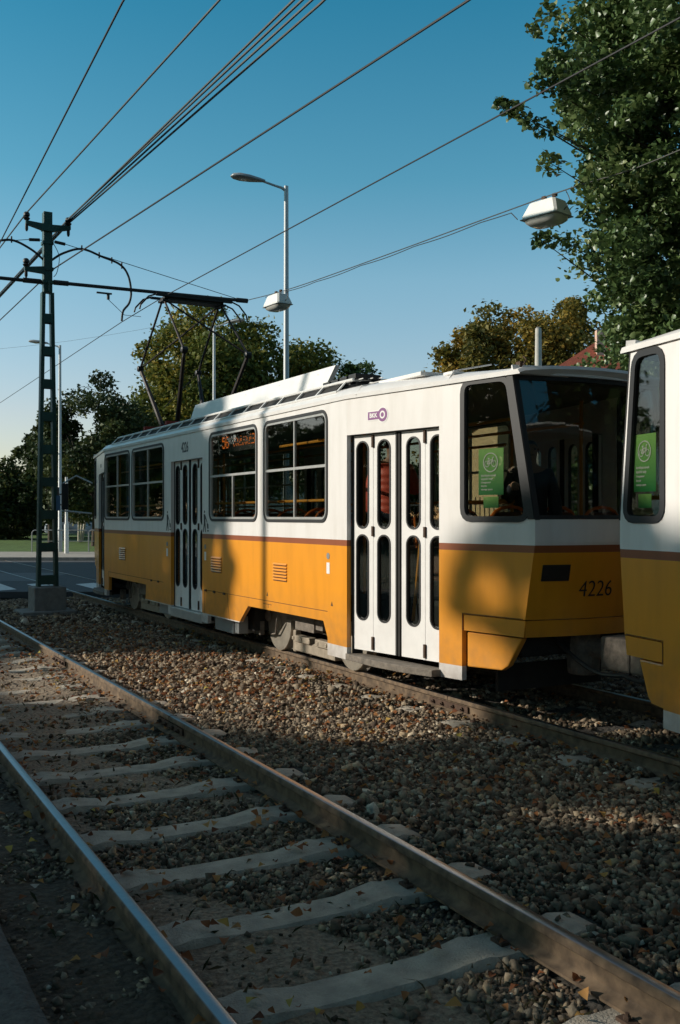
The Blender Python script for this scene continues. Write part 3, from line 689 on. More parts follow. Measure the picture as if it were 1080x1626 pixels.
    # green bicycle poster behind the end side window
    for e, y0, y1, z0, z1 in ((-1, -6.53, -6.82, 1.91, 2.32), (1, 7.06, 6.80, 1.90, 2.32)):
        fp = lambda a, b, d: (-hw(y0)+.03-d+(a)*((hw(y0)-hw(y1))), y0+(y1-y0)*a, z0+(z1-z0)*b)
        po = MB().prism([(0, 0), (1, 0), (1, 1), (0, 1)], [], .002, lambda a, b, d: fp(a, b, -d)).build('bicycle_poster', M['poster'], T)
        ic = MB(); asp = abs(z1-z0)/abs(y1-y0)
        cc = lambda x, z, r, n=22: [(x+r*cos(t), z+r*sin(t)/asp) for t in np.linspace(0, 2*pi, n+1)[:-1]]
        g2 = lambda a, b, d: fp(a, b, .004+d)
        ic.prism(cc(.5, .70, .30), [cc(.5, .70, .27)], .001, g2)
        for cx in (.36, .64): ic.prism(cc(cx, .67, .10), [cc(cx, .67, .08)], .001, g2)
        def stroke(p, q, wd=.02):
            p, q = Vector(p), Vector(q); t = (q-p).normalized(); nn = Vector((-t.y, t.x))*wd/2
            ic.prism([tuple(p+nn), tuple(q+nn), tuple(q-nn), tuple(p-nn)], [], .001, lambda a, b, d: fp(a, b, .0055+d))
        for p, q in (((.36, .67), (.45, .75)), ((.45, .75), (.60, .75)), ((.60, .75), (.64, .67)), ((.36, .67), (.49, .67)), ((.49, .67), (.60, .75)), ((.49, .67), (.43, .78)), ((.64, .67), (.58, .80)), ((.58, .80), (.64, .81)), ((.40, .785), (.47, .785))): stroke(p, q)
        for i, t in enumerate(('kerékpárosnak', 'kijelölt hely', 'Designated', 'bicycle', 'storage space')):
            text_mesh(t, .075 if i < 2 else .062, lambda a, b, d, i=i: fp(.12+a*1.35, .42-i*.075+b*.9, .004+d), M['white'], 'poster_text', po, .0005, align='LEFT', bold=.001)
        ic.build('bicycle_symbol', M['white'], po)
        y2 = y0+(y1-y0)*.2; y3 = y0+(y1-y0)*.8
        MB().prism([(.2, -.28), (.8, -.28), (.8, -.04), (.2, -.04)], [], .002, lambda a, b, d: fp(a, b, -d)).build('small_notice', M['poster'], T)
        MB().tube([(-hw(y0)+.10, y0, 1.86), (-.3, y0*.985, 1.86)], .017, 8).build('window_bar', M['orange'], T)
    return T
def tilt_box(x0, x1, y0, y1, z0, z1, lean):
    vs = [(x0, y0, z0), (x1, y0, z0), (x1, y1, z0), (x0, y1, z0), (x0, y0+lean*.5, z1), (x1, y0+lean*.5, z1), (x1, y1+lean*.5, z1), (x0, y1+lean*.5, z1)]
    return vs, [(3, 2, 1, 0), (4, 5, 6, 7), (0, 1, 5, 4), (1, 2, 6, 5), (2, 3, 7, 6), (3, 0, 4, 7)]
tram = make_tram('yellow and white tram car with raised pantograph, number 4226 and folding doors, complete in view', '4226')
tram2 = dup(tram, None, (6.2, 13.775-15.385, 0), 0, 'yellow and white tram car cut off by the right edge, coupled behind the first one')
mr = MB()
mr.tube([(-.86, 7.15, 2.42), (-1.12, 7.45, 2.58), (-1.36, 7.62, 2.42)], .018, 8); mr.tube([(-.86, 7.2, 1.78), (-1.2, 7.45, 1.82), (-1.38, 7.62, 1.84)], .018, 8)
mr.build('mirror_arm', M['steel'], tram, smooth=True)
MB().box((-1.40, 7.55, 1.86), (-1.26, 7.62, 2.42)).build('mirror', M['black'], tram, bevel=.02)
# ================================================================== GROUND
def fbm(x, y, s, seed=0): return noise.fractal(Vector((x*s+seed, y*s-seed, seed*.37)), 1.0, 2.0, 4)
RNL = lambda y: 1.275+.006*(y-4)      # near track: left and right rail head centres
RNR = lambda y: 2.775+.006*(y-4)
RFL, RFR = 5.455, 6.945
TC = 2.03
def gz(x, y):
    z = -.158
    if RNL(y) < x < RNR(y): z = -.194+.026*min(1, max(0, (y-8)/1.5))*(.6+.4*fbm(x, y, 1.3, 6)*2)+.012*min(1, max(0, (2.15-x)/.3))*(1+fbm(x, y, 1.1, 2))
    z += .018*fbm(x, y, .9, 3)+.012*fbm(x, y, 4, 9)
    if x < RNL(y)-.05: z += .035+.02*fbm(x, y, 2.2, 7)
    if x > 8.5: z += min(.12, (x-8.5)*.06)
    return z
def bed_mat():
    m, n, l, b = nodes('track bed dirt and sand')
    tc = n.new('ShaderNodeTexCoord')
    n1 = n.new('ShaderNodeTexNoise'); n1.inputs['Scale'].default_value = .9; n1.inputs['Detail'].default_value = 5
    n2 = n.new('ShaderNodeTexNoise'); n2.inputs['Scale'].default_value = 38; n2.inputs['Detail'].default_value = 8; n2.inputs['Roughness'].default_value = .7
    vo = n.new('ShaderNodeTexVoronoi'); vo.inputs['Scale'].default_value = 24
    for q in (n1, n2, vo): l.new(tc.outputs['Object'], q.inputs[0])
    r1 = n.new('ShaderNodeValToRGB'); e = r1.color_ramp.elements; e[0].position = .35; e[0].color = (.15, .11, .075, 1); e[1].position = .7; e[1].color = (.47, .36, .25, 1)
    l.new(n2.outputs[0], r1.inputs[0])
    r2 = n.new('ShaderNodeValToRGB'); e = r2.color_ramp.elements; e[0].position = .1; e[0].color = (.10, .088, .072, 1); e[1].position = .8; e[1].color = (.028, .024, .020, 1)
    l.new(vo.outputs['Distance'], r2.inputs[0])
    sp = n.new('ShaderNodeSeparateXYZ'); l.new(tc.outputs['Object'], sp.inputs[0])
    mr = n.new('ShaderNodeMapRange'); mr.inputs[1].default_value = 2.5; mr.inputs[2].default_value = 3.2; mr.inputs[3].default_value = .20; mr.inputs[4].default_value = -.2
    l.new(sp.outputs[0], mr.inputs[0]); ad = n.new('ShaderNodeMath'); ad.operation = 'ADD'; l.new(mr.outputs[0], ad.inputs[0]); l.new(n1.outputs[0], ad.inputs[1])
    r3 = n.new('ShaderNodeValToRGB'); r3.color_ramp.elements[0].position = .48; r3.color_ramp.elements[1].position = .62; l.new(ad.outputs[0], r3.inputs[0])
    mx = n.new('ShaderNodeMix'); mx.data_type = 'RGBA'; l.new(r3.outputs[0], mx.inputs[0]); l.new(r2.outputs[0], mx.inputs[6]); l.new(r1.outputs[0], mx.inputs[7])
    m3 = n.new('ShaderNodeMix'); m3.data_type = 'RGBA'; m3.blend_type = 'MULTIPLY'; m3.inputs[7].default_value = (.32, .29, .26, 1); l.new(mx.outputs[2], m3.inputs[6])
    m4 = n.new('ShaderNodeMapRange'); m4.inputs[1].default_value = 1.15; m4.inputs[2].default_value = 1.5; m4.inputs[3].default_value = 1; m4.inputs[4].default_value = 0; l.new(sp.outputs[0], m4.inputs[0]); l.new(m4.outputs[0], m3.inputs[0])  # colour darkened left of the near rail to deepen the shade there
    l.new(m3.outputs[2], b.inputs['Base Color']); b.inputs['Roughness'].default_value = .95
    bp = n.new('ShaderNodeBump'); bp.inputs['Strength'].default_value = .8; bp.inputs['Distance'].default_value = .03; l.new(n2.outputs[0], bp.inputs['Height'])
    b2 = n.new('ShaderNodeBump'); b2.inputs['Strength'].default_value = .7; b2.inputs['Distance'].default_value = .03; b2.invert = True
    l.new(vo.outputs['Distance'], b2.inputs['Height']); l.new(bp.outputs[0], b2.inputs['Normal']); l.new(b2.outputs[0], b.inputs['Normal'])
    return m
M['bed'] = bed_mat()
M['grass_ground'] = mat('rough grassy ground', (.055, .075, .022), .95, 0, .5, 1.2, .8, 30)
M['asphalt'] = mat('asphalt', (.060, .062, .066), .85, 0, .22, 3, .3, 120)
M['asphalt_patch'] = mat('pale asphalt patch', (.12, .125, .13), .85, 0, .15, 3, .3, 120)
M['marking'] = mat('worn road paint', (.60, .60, .58), .7, 0, .2, 9)
M['paving'] = mat('pavement slabs', (.33, .30, .26), .9, 0, .15, 2, .3, 60)
M['lawn'] = mat('lawn grass', (.075, .13, .022), .9, 0, .35, 2.5, .8, 60)
M['hill'] = mat('hazy wooded hill', (.10, .15, .16), 1, 0, .25, .02)  # blue in the colour stands in for distance haze
M['sleeper'] = mat('weathered concrete sleeper', (.40, .35, .28), .9, 0, .28, 7, .5, 90)
# base sheet to the horizon
g = MB(); g.add([(-3500, -3500, -.30), (3500, -3500, -.30), (3500, 3500, -.30), (-3500, 3500, -.30)], [(0, 1, 2, 3)]); tag(g.build('ground', M['grass_ground']), kind='structure')
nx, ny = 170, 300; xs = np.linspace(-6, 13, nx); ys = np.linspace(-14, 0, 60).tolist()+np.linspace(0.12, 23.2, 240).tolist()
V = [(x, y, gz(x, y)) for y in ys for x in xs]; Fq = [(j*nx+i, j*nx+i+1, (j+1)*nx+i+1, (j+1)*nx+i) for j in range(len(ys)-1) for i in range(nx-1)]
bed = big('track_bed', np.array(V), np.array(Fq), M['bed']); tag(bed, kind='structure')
def strip(name, D0, D1, l0, l1, z, m, kind='structure', h=0):
    c = [(D0, l0), (D0, l1), (D1, l1), (D1, l0)]
    P = [(D*sY+l*cY, D*cY-l*sY) for D, l in c]
    mb = MB()
    if h: mb.add([(x, y, z-h) for x, y in P]+[(x, y, z) for x, y in P], [(3, 2, 1, 0), (4, 5, 6, 7), (0, 1, 5, 4), (1, 2, 6, 5), (2, 3, 7, 6), (3, 0, 4, 7)])
    else: mb.add([(x, y, z) for x, y in P], [(0, 1, 2, 3)])
    o = mb.build(name, m); tag(o, kind=kind); return o
strip('road', 22.9, 39.0, -80, 80, -.014, M['asphalt'], h=.15)
strip('pavement', 39.15, 46.0, -80, 80, .09, M['paving'], h=.2)
strip('kerb', 38.99, 39.15, -80, 80, .115, M['concrete'], h=.25)
# pale patch and crossing bars on the road
strip('road_patch', 26.6, 30.5, -12.5, -8.2, -.009, M['asphalt_patch'])
for i, l in enumerate((-10.9, -9.65, -8.4, -7.15, -5.9, -4.6, -3.4)):
    x, y = 24.4*sY+l*cY, 24.4*cY-l*sY
    mb = MB(); mb.add([(x-.27, y-1.3, -.010), (x+.27, y-1.3+.28, -.010), (x+.27, y+1.3+.28, -.010), (x-.27, y+1.3, -.010)], [(0, 1, 2, 3)])
    tag(mb.build('crossing_marking', M['marking']), kind='structure')
# lawn rising gently, as a grid
V = []; nl, nd = 90, 40
for j in range(nd):
    D = 46+84*(j/(nd-1))**1.5
    for i in range(nl):
        l = -70+130*i/(nl-1); V.append((D*sY+l*cY, D*cY-l*sY, .08+.35*min(1, (D-46)/25)+.08*fbm(l, D, .15, 5)))
tag(big('lawn', np.array(V), np.array([(j*nl+i, j*nl+i+1, (j+1)*nl+i+1, (j+1)*nl+i) for j in range(nd-1) for i in range(nl-1)]), M['lawn']), kind='structure')
V = []; nl, nd = 80, 14
for j in range(nd):
    for i in range(nl):
        l = -620+900*i/(nl-1); D = 1500+60*j; s_ = sin(pi*j/(nd-1)*.5)
        hgt = (95+38*fbm(l, 0, .004, 2)+10*fbm(l, D, .02, 8)-max(0, (l+380))*.13)*s_
        V.append((D*sY+l*cY, D*cY-l*sY, max(-2, hgt)))
tag(big('hill', np.array(V), np.array([(j*nl+i, j*nl+i+1, (j+1)*nl+i+1, (j+1)*nl+i) for j in range(nd-1) for i in range(nl-1)]), M['hill']), kind='structure')
# ------------------------------------------------------------------ rails
def rail_mat():
    m, n, l, b = nodes('rail steel')
    tc = n.new('ShaderNodeTexCoord'); sp = n.new('ShaderNodeSeparateXYZ'); l.new(tc.outputs['Object'], sp.inputs[0])
    nz = n.new('ShaderNodeTexNoise'); nz.inputs['Scale'].default_value = 14; nz.inputs['Detail'].default_value = 7; l.new(tc.outputs['Object'], nz.inputs[0])
    r = n.new('ShaderNodeValToRGB'); e = r.color_ramp.elements; e[0].position = .3; e[0].color = (.055, .036, .022, 1); e[1].position = .75; e[1].color = (.20, .135, .08, 1)
    l.new(nz.outputs[0], r.inputs[0])
    k = n.new('ShaderNodeMapRange'); k.inputs[1].default_value = -.0034; k.inputs[2].default_value = -.0012; l.new(sp.outputs[2], k.inputs[0])
    mx = n.new('ShaderNodeMix'); mx.data_type = 'RGBA'; mx.inputs[7].default_value = (.26, .26, .27, 1); l.new(k.outputs[0], mx.inputs[0]); l.new(r.outputs[0], mx.inputs[6]); l.new(mx.outputs[2], b.inputs['Base Color'])
    l.new(k.outputs[0], b.inputs['Metallic']); rr = n.new('ShaderNodeMapRange'); rr.inputs[3].default_value = .85; rr.inputs[4].default_value = .30; l.new(k.outputs[0], rr.inputs[0]); l.new(rr.outputs[0], b.inputs['Roughness'])
    bp = n.new('ShaderNodeBump'); bp.inputs['Strength'].default_value = .25; bp.inputs['Distance'].default_value = .01; l.new(nz.outputs[0], bp.inputs['Height']); l.new(bp.outputs[0], b.inputs['Normal'])
    return m
M['rail'] = rail_mat()
half = [(.0, .0), (.020, -.0008), (.029, -.004), (.034, -.011), (.035, -.036), (.028, -.042), (.009, -.050), (.008, -.115), (.022, -.128), (.062, -.138), (.062, -.150)]
sect = [(-x, z) for x, z in half[:0:-1]]+half
def rail(label, fx, y0, y1):
    T = MB(); st = [y0, 3, 10, y1]; n = len(sect)
    V = [(fx(y)+x, y, z) for y in st for x, z in sect]
    T.add(V, [(j*n+i, j*n+(i+1) % n, (j+1)*n+(i+1) % n, (j+1)*n+i) for j in range(len(st)-1) for i in range(n)]+[tuple(range(n)), tuple(range((len(st)-1)*n, len(st)*n))[::-1]])
    o = T.build('rail', M['rail'], smooth=True); tag(o, label, 'rail', 'rails of the two tracks'); return o
r1 = rail('left rail of the nearest empty track, bluish shine along its top', RNL, -14, 60)
r2 = rail('right rail of the empty track, crossing the foreground diagonally', RNR, -14, 60)
r3 = rail('rusty rail under the near wheels of the trams', lambda y: RFL, -24, 60)
r4 = rail('far rail in the dark under the trams', lambda y: RFR, -24, 60)
# fishplate joint on the right near rail
def fishplate(parent, x, y):
    mb = MB()
    for s1 in (-1, 1):
        mb.prism([(y-.32, -.112), (y+.32, -.112), (y+.32, -.056), (y-.32, -.056)], [], .018, lambda a, b, d: (x+s1*(.010+d), a, b))
        for k in (-.24, -.09, .09, .24): mb.lathe([(.018, 0), (.018, .02), (.008, .022), (.008, .035)] if s1 > 0 else [(.018, 0), (.018, -.02), (.008, -.022), (.008, -.035)], (x+s1*.028, y+k, -.084), 'x', 6)
    mb.box((x-.0365, y-.0045, -.04), (x+.0365, y+.0045, .0006))
    mb.build('fishplate', M['rust_dark'], parent)
fishplate(r2, RNR(8.25), 8.25); fishplate(r2, RNR(12.6), 12.6); fishplate(r3, RFL, 7.9)
# ------------------------------------------------------------------ sleepers
def sleeper(label, group):
    L = 1.2; st = [(-L, -.19, .10), (-L+.05, -.142, .125), (-1.02, -.126, .135), (-.90, -.151, .135), (-.58, -.150, .135), (-.52, -.138, .135), (-.42, -.150, .125), (-.30, -.168, .118), (.30, -.168, .118), (.42, -.150, .125), (.52, -.138, .135), (.58, -.150, .135), (.90, -.151, .135), (1.02, -.126, .135), (L-.05, -.142, .125), (L, -.19, .10)]
    V = []; n = 6
    for x, z, hw_ in st: V += [(x, -hw_-.03, -.36), (x, -hw_, z-.02), (x, -hw_+.02, z), (x, hw_-.02, z), (x, hw_, z-.02), (x, hw_+.03, -.36)]
    F_ = [(j*n+i, j*n+(i+1) % n, (j+1)*n+(i+1) % n, (j+1)*n+i) for j in range(len(st)-1) for i in range(n)]+[tuple(range(n)), tuple(range((len(st)-1)*n, len(st)*n))[::-1]]
    o = MB().add(V, F_).build('sleeper', M['sleeper'], smooth=True); tag(o, label, 'sleeper', group)
    for s1 in (-1, 1):
        for s2 in (-1, 1):
            c = MB(); x = s1*.745+s2*.085; c.box((x-.020, -.04, -.152), (x+.020, .04, -.136)); c.lathe([(.016, -.137), (.016, -.124), (.009, -.12), (.009, -.110)], (x, 0, 0), 'z', 6)
            c.build('rail_fastening', M['rust_dark'], o)
    return o
lab1 = 'concrete sleeper of the empty track, partly buried in sand and stones'
lab2 = 'concrete sleeper of the tram track, its end poking from the ballast'
s0 = sleeper(lab1, 'sleepers of the empty track'); s0.location = (TC-.005, 3.51, 0); SN = [3.51]; SF = []
for k in list(range(-9, 0))+list(range(1, 26)):
    y = 3.51+.757*k+rnd.uniform(-.02, .02); dup(s0, None, (TC-.005+.006*(y-4), y, rnd.uniform(-.004, 0)), rnd.uniform(-.02, .02)); SN.append(y)
s1_ = sleeper(lab2, 'sleepers of the tram track'); s1_.location = (6.2, 5.1, 0); SF = [5.1]
for k in list(range(-14, 0))+list(range(1, 24)):
    y = 5.1+.75*k+rnd.uniform(-.02, .02); dup(s1_, None, (6.2+rnd.uniform(-.02, .02), y, 0), rnd.uniform(-.02, .02)); SF.append(y)
SN = np.array(SN); SF = np.array(SF)
# ------------------------------------------------------------------ ballast stones
import bmesh
def stone_templates(k):
    out = []
    for i in range(k):
        bm = bmesh.new(); r_ = np.random.default_rng(100+i)
        p = np.array([(a, b, c) for a in (-1, 1) for b in (-1, 1) for c in (-1, 1)])*r_.uniform(.35, 1.0, (8, 3)); p = np.vstack([p, r_.normal(size=(2, 3))*.5]); p *= np.array([1.05, r_.uniform(.6, .95), r_.uniform(.45, .8)])
        for q in p: bm.verts.new(q)
        res = bmesh.ops.convex_hull(bm, input=bm.verts)
        for v in [v for v in bm.verts if not v.link_faces]: bm.verts.remove(v)
        bmesh.ops.triangulate(bm, faces=bm.faces); bmesh.ops.recalc_face_normals(bm, faces=bm.faces); bm.verts.index_update()
        out.append((np.array([v.co[:] for v in bm.verts]), np.array([[v.index for v in f.verts] for f in bm.faces]))); bm.free()
    return out
def rot_mats(n, tiltmax=pi):
    a = nr.uniform(0, 2*pi, n); t = nr.uniform(-tiltmax, tiltmax, n); b = nr.uniform(0, 2*pi, n)
    ca, sa, ct, st, cb, sb = np.cos(a), np.sin(a), np.cos(t), np.sin(t), np.cos(b), np.sin(b)
    Rz = np.zeros((n, 3, 3)); Rz[:, 0, 0] = ca; Rz[:, 0, 1] = -sa; Rz[:, 1, 0] = sa; Rz[:, 1, 1] = ca; Rz[:, 2, 2] = 1
    Rx = np.zeros((n, 3, 3)); Rx[:, 0, 0] = 1; Rx[:, 1, 1] = ct; Rx[:, 1, 2] = -st; Rx[:, 2, 1] = st; Rx[:, 2, 2] = ct
    R2 = np.zeros((n, 3, 3)); R2[:, 0, 0] = cb; R2[:, 0, 1] = -sb; R2[:, 1, 0] = sb; R2[:, 1, 1] = cb; R2[:, 2, 2] = 1
    return Rz@Rx@R2
def gzv(x, y):
    i = np.clip((x+6)/19*(nx_-1), 0, nx_-1).astype(int); yy = np.array(ys)
    j = np.clip(np.searchsorted(yy, y), 0, len(yy)-1); return GZ[j, i]
nx_ = 170; GZ = np.array([[gz(x, y) for x in xs] for y in ys])
def scatter(n, Dr, dens):
    D = np.sqrt(nr.uniform(Dr[0]**2, Dr[1]**2, n)); l = nr.uniform(-.5, .5, n)*(D*.72+1.8)
    return D*sY+l*cY, D*cY-l*sY, D
def patchy(x, y): return np.sin(x*2.1+np.sin(y*1.3)*1.4)+np.sin(y*1.7+x*.8)+.7*np.sin(x*5.3+y*3.1)
P3 = []
for n, dr, s0_, s1q in ((88000, (2.6, 9.5), .015, .034), (66000, (9.5, 17), .022, .042), (30000, (17, 23), .03, .055)):
    x, y, D = scatter(n, dr, 0); sz = nr.uniform(s0_, s1q, n)**1.0
    sz *= np.exp(nr.normal(0, .27, n))*.76
    keep = (x > .78) & (x < 11.5) & (y < 22.9) & (D < 22.75)
    inn = (x > RNL(y)+.03) & (x < RNR(y)-.03)
    pt = patchy(x, y); sz = np.where(inn | (x < 1.25), sz*.78, sz)
    sand = inn & ((pt > .6-2.2*(2.4-x)) | (y > 8.6)) & (nr.uniform(size=n) < .93)
    sand2 = (x < 1.25) & (nr.uniform(size=n) < .35)
    dn = np.min(np.abs(y[:, None]-SN[None, :]), axis=1); df = np.min(np.abs(y[:, None]-SF[None, :]), axis=1)
    on = ((dn < .135) & (np.abs(x-TC-.006*(y-4)) < 1.19)) | ((df < .135) & (np.abs(x-6.2) < 1.19))
    on &= nr.uniform(size=n) < .965
    rl = np.zeros(n, bool)
    for rx in (RNL(y), RNR(y), RFL+0*y, RFR+0*y): rl |= np.abs(x-rx) < .052
    keep &= ~sand & ~sand2 & ~on & ~rl
    P3.append(np.c_[x, y, sz][keep])
P3 = np.vstack(P3); ns = len(P3); x, y, sz = P3.T
z = gzv(x, y)+sz*nr.uniform(-.25, .75, ns)+np.where((x > 2.9) & (x < 5.3), nr.uniform(0, .022, ns), 0)
z = np.minimum(z, -.145+.03*nr.uniform(size=ns)+0*x)
TP = stone_templates(22); which = nr.integers(0, 22, ns); VV = []; FF = []; AA = []; off = 0
R = rot_mats(ns, 1.5)
for t, (tv, tf) in enumerate(TP):
    q = np.where(which == t)[0]
    v = np.einsum('nij,kj->nki', R[q], tv)*sz[q][:, None, None]+np.c_[x[q], y[q], z[q]][:, None, :]
    k = len(tv); VV.append(v.reshape(-1, 3)); FF.append((tf[None]+(np.arange(len(q))*k)[:, None, None]+off).reshape(-1, 3)); off += len(q)*k
    AA.append(np.repeat(nr.uniform(0, 1, len(q)), len(tf)))
M['stone'] = ramp_attr('ballast stone', [(0, (.06, .038, .024)), (.3, (.15, .108, .072)), (.6, (.25, .195, .135)), (.82, (.37, .295, .205)), (.95, (.50, .35, .20)), (1, (.74, .66, .52))], .85, 0, .6)
tag(big('ballast', np.vstack(VV), np.vstack(FF), M['stone'], np.concatenate(AA)), 'grey crushed stone ballast spread between and around the rails', 'ballast', kind='stuff')
# ------------------------------------------------------------------ fallen leaves and sprigs
def leafset(P, size, Rm, aspect=.7, curl=.25):
    """P centres, size per leaf, Rm rotation; a pointed leaf of four triangles folded on its midrib"""
    base = np.array([(0, -.55, 0), (-.5*aspect, -.12, curl*.5), (0, .62, -curl*.3), (.5*aspect, -.12, curl*.5), (0, 0, -.0)])
    v = np.einsum('nij,kj->nki', Rm, base)*size[:, None, None]+P[:, None, :]
    f = np.array([(0, 4, 1), (1, 4, 2), (0, 3, 4), (3, 2, 4)])
    n = len(P); return v.reshape(-1, 3), (f[None]+(np.arange(n)*5)[:, None, None]).reshape(-1, 3)
def fanleaf(P, size, Rm, rad, curl, squash=.85):
    k = len(rad); a = np.linspace(0, 2*pi, k, endpoint=False)+pi/2; r = np.array(rad)
    base = np.c_[r*np.cos(a)*squash, r*np.sin(a), curl*(r*np.cos(a))**2*1.6-curl*.5*(r*np.sin(a))**2]; base = np.vstack([base, [[0, 0, 0]]])
    v = np.einsum('nij,kj->nki', Rm, base)*size[:, None, None]+P[:, None, :]
    f = np.array([(k, i, (i+1) % k) for i in range(k)]); n_ = len(P)
    return v.reshape(-1, 3), (f[None]+(np.arange(n_)*(k+1))[:, None, None]).reshape(-1, 3)
n = 12000; x, y, D = scatter(n, (2.8, 17), 0)
k = (x > .8) & (x < 8.4) & (y < 21); w_ = nr.uniform(size=n)
dens = np.where((x > 3.4) & (x < 5.0), .50, .25)+np.where((np.abs(x-2.6) < .25) | (np.abs(x-5.25) < .25) | (np.abs(x-1.5) < .2), .45, 0)+.35*np.exp(-((x-4.1)**2+(y-10)**2)/1.6)
k &= w_ < dens; x, y = x[k], y[k]; n = len(x); sz = nr.uniform(.028, .062, n)
Pl = np.c_[x, y, np.maximum(gzv(x, y)+.045, -.138)+nr.uniform(.0, .025, n)]
v, f = fanleaf(Pl, sz*1.05, rot_mats(n, .7), [.66, .44, .50, .36, .40, .36, .50, .44], .6)
M['fallen'] = ramp_attr('dry fallen leaf', [(0, (.12, .04, .018)), (.4, (.28, .10, .035)), (.8, (.42, .20, .07)), (.97, (.45, .27, .07)), (1, (.50, .40, .09))], .8, .2)
tag(big('fallen_leaves', v, f, M['fallen'], np.repeat(nr.uniform(0, 1, n), 8)), 'dry brown and yellow leaves scattered over the ballast', 'fallen leaves', kind='stuff')
# weeds between the sleepers
n = 900; x = nr.uniform(.9, 2.6, n); y = nr.uniform(2.2, 12, n); c_ = nr.uniform(0, 1, n) < .5
x = np.where(c_, 2.62-np.abs(nr.normal(0, .12, n)), x); pz = gzv(x, y)
Pw = np.c_[x, y, pz+.02]; v, f = leafset(Pw, nr.uniform(.03, .08, n), rot_mats(n, 1.5), .22, .2)
M['weed'] = ramp_attr('dry weed', [(0, (.03, .035, .012)), (.6, (.07, .055, .025)), (1, (.14, .10, .05))], .9, .2)
tag(big('weeds', v, f, M['weed'], np.repeat(nr.uniform(0, 1, n), 4)), 'low dry weeds growing between the sleepers of the empty track', 'weeds', kind='stuff')
# ------------------------------------------------------------------ platform edge at the left
mb = MB(); ys_ = np.linspace(-8, 30, 220); V = []
for y in ys_:
    w0 = .74+.015*fbm(0, y, 1.3, 4)
    V += [(-6, y, -.02), (w0-.05, y, -.015+.006*fbm(1, y, 3, 1)), (w0, y, -.035), (w0+.015, y, -.30)]
mb.add(V, [(j*4+i, j*4+i+1, (j+1)*4+i+1, (j+1)*4+i) for j in range(len(ys_)-1) for i in range(3)])
M['platform'] = mat('coarse platform concrete', (.10, .095, .085), .95, 0, .45, 26, .9, 60)
tag(mb.build('platform', M['platform'], recalc=False), kind='structure')
# ================================================================== MAST, WIRES, LAMPS
PY = 19.45
T = thing('catenary_mast', 'dark green riveted mast on a concrete block between the tracks', 'mast', (4.1, PY, 0))
mb = MB(); z0, z1 = .38, 6.0
wd = lambda z: .165-.085*(z-z0)/(z1-z0)
for s1 in (-1, 1):
    for (za, zb) in ((z0, z1),):
        mb.add([(s1*wd(z)+dx, dy, z) for z in (za, zb) for dx, dy in ((-.035, -.08), (.035, -.08), (.035, .08), (-.035, .08))], [(3, 2, 1, 0), (4, 5, 6, 7), (0, 1, 5, 4), (1, 2, 6, 5), (2, 3, 7, 6), (3, 0, 4, 7)])
        mb.add([(s1*(wd(z)+.025)+dx, dy, z) for z in (za, zb) for dx, dy in ((-.006, -.10), (.006, -.10), (.006, .10), (-.006, .10))], [(3, 2, 1, 0), (4, 5, 6, 7), (0, 1, 5, 4), (1, 2, 6, 5), (2, 3, 7, 6), (3, 0, 4, 7)])
post = mb.build('mast_legs', M['green_paint'], T)
b = MB(); z = .42
while z < 5.9:
    for s2 in (-1, 1): b.box((-wd(z)+.0, s2*.084, z), (wd(z)-.0, s2*.09, z+.17))
    z += .625
b.build('batten_plate', M['green_paint'], T)
MB().box((-.082, -.085, 6.0), (.082, .085, 7.54)).build('mast_head', M['green_paint'], T, bevel=.006)
b = MB(); b.box((-.30, -.30, -.16), (.30, .30, .38)); b.box((-.55, -.5, -.2), (.45, .4, -.06)); b.build('mast_base', M['concrete'], T, bevel=.02)
b = MB(); b.tube([(0, -.095, 6.02), (0, -.10, 6.2)], .02, 6)
for z in (6.20, 6.95, 7.22, 6.45): b.box((-.10, -.10, z-.03), (.10, .10, z+.03))
b.build('mast_clamp', M['green_paint'], T)
b = MB(); b.prism([(-.42, 7.24), (-.42, 7.31), (-.1, 7.29), (.1, 7.29), (.42, 7.31), (.42, 7.24), (.1, 7.16), (-.1, 7.16)], [], .08, lambda a, c, d: (a, -.13+d, c))
b.prism([(-.44, 6.36), (-.44, 6.43), (-.08, 6.48), (-.08, 6.34)], [], .07, lambda a, c, d: (a, -.12+d, c)); b.build('cross_bracket', M['green_paint'], T)
ins = MB()
for x, z in ((-.40, 7.31), (.38, 7.31), (-.41, 6.43)):
    ins.lathe([(.015, -.2), (.03, -.16), (.03, -.06), (.02, -.05), (.02, .0), (.05, .02), (.065, .05), (.035, .07), (.06, .09), (.06, .13), (.04, .16), (.01, .17)], (x, -.09, z), 'z', 14)
ins.build('insulator', M['black'], T, smooth=True)
b = MB(); b.tube([(-5.2, 0, 6.14), (-.1, 0, 6.20)], .035, 10); b.tube([(.1, 0, 6.22), (4.11, 0, 6.27)], .035, 10)
b.tube([(-.45, 0, 6.20), (-.12, 0, 6.205)], .05, 8); b.tube([(.12, 0, 6.22), (.4, 0, 6.225)], .05, 8); b.tube([(3.9, 0, 6.27), (4.15, 0, 6.275)], .05, 8)
b.build('span_tube', M['wire'], T, smooth=True)
b = MB()
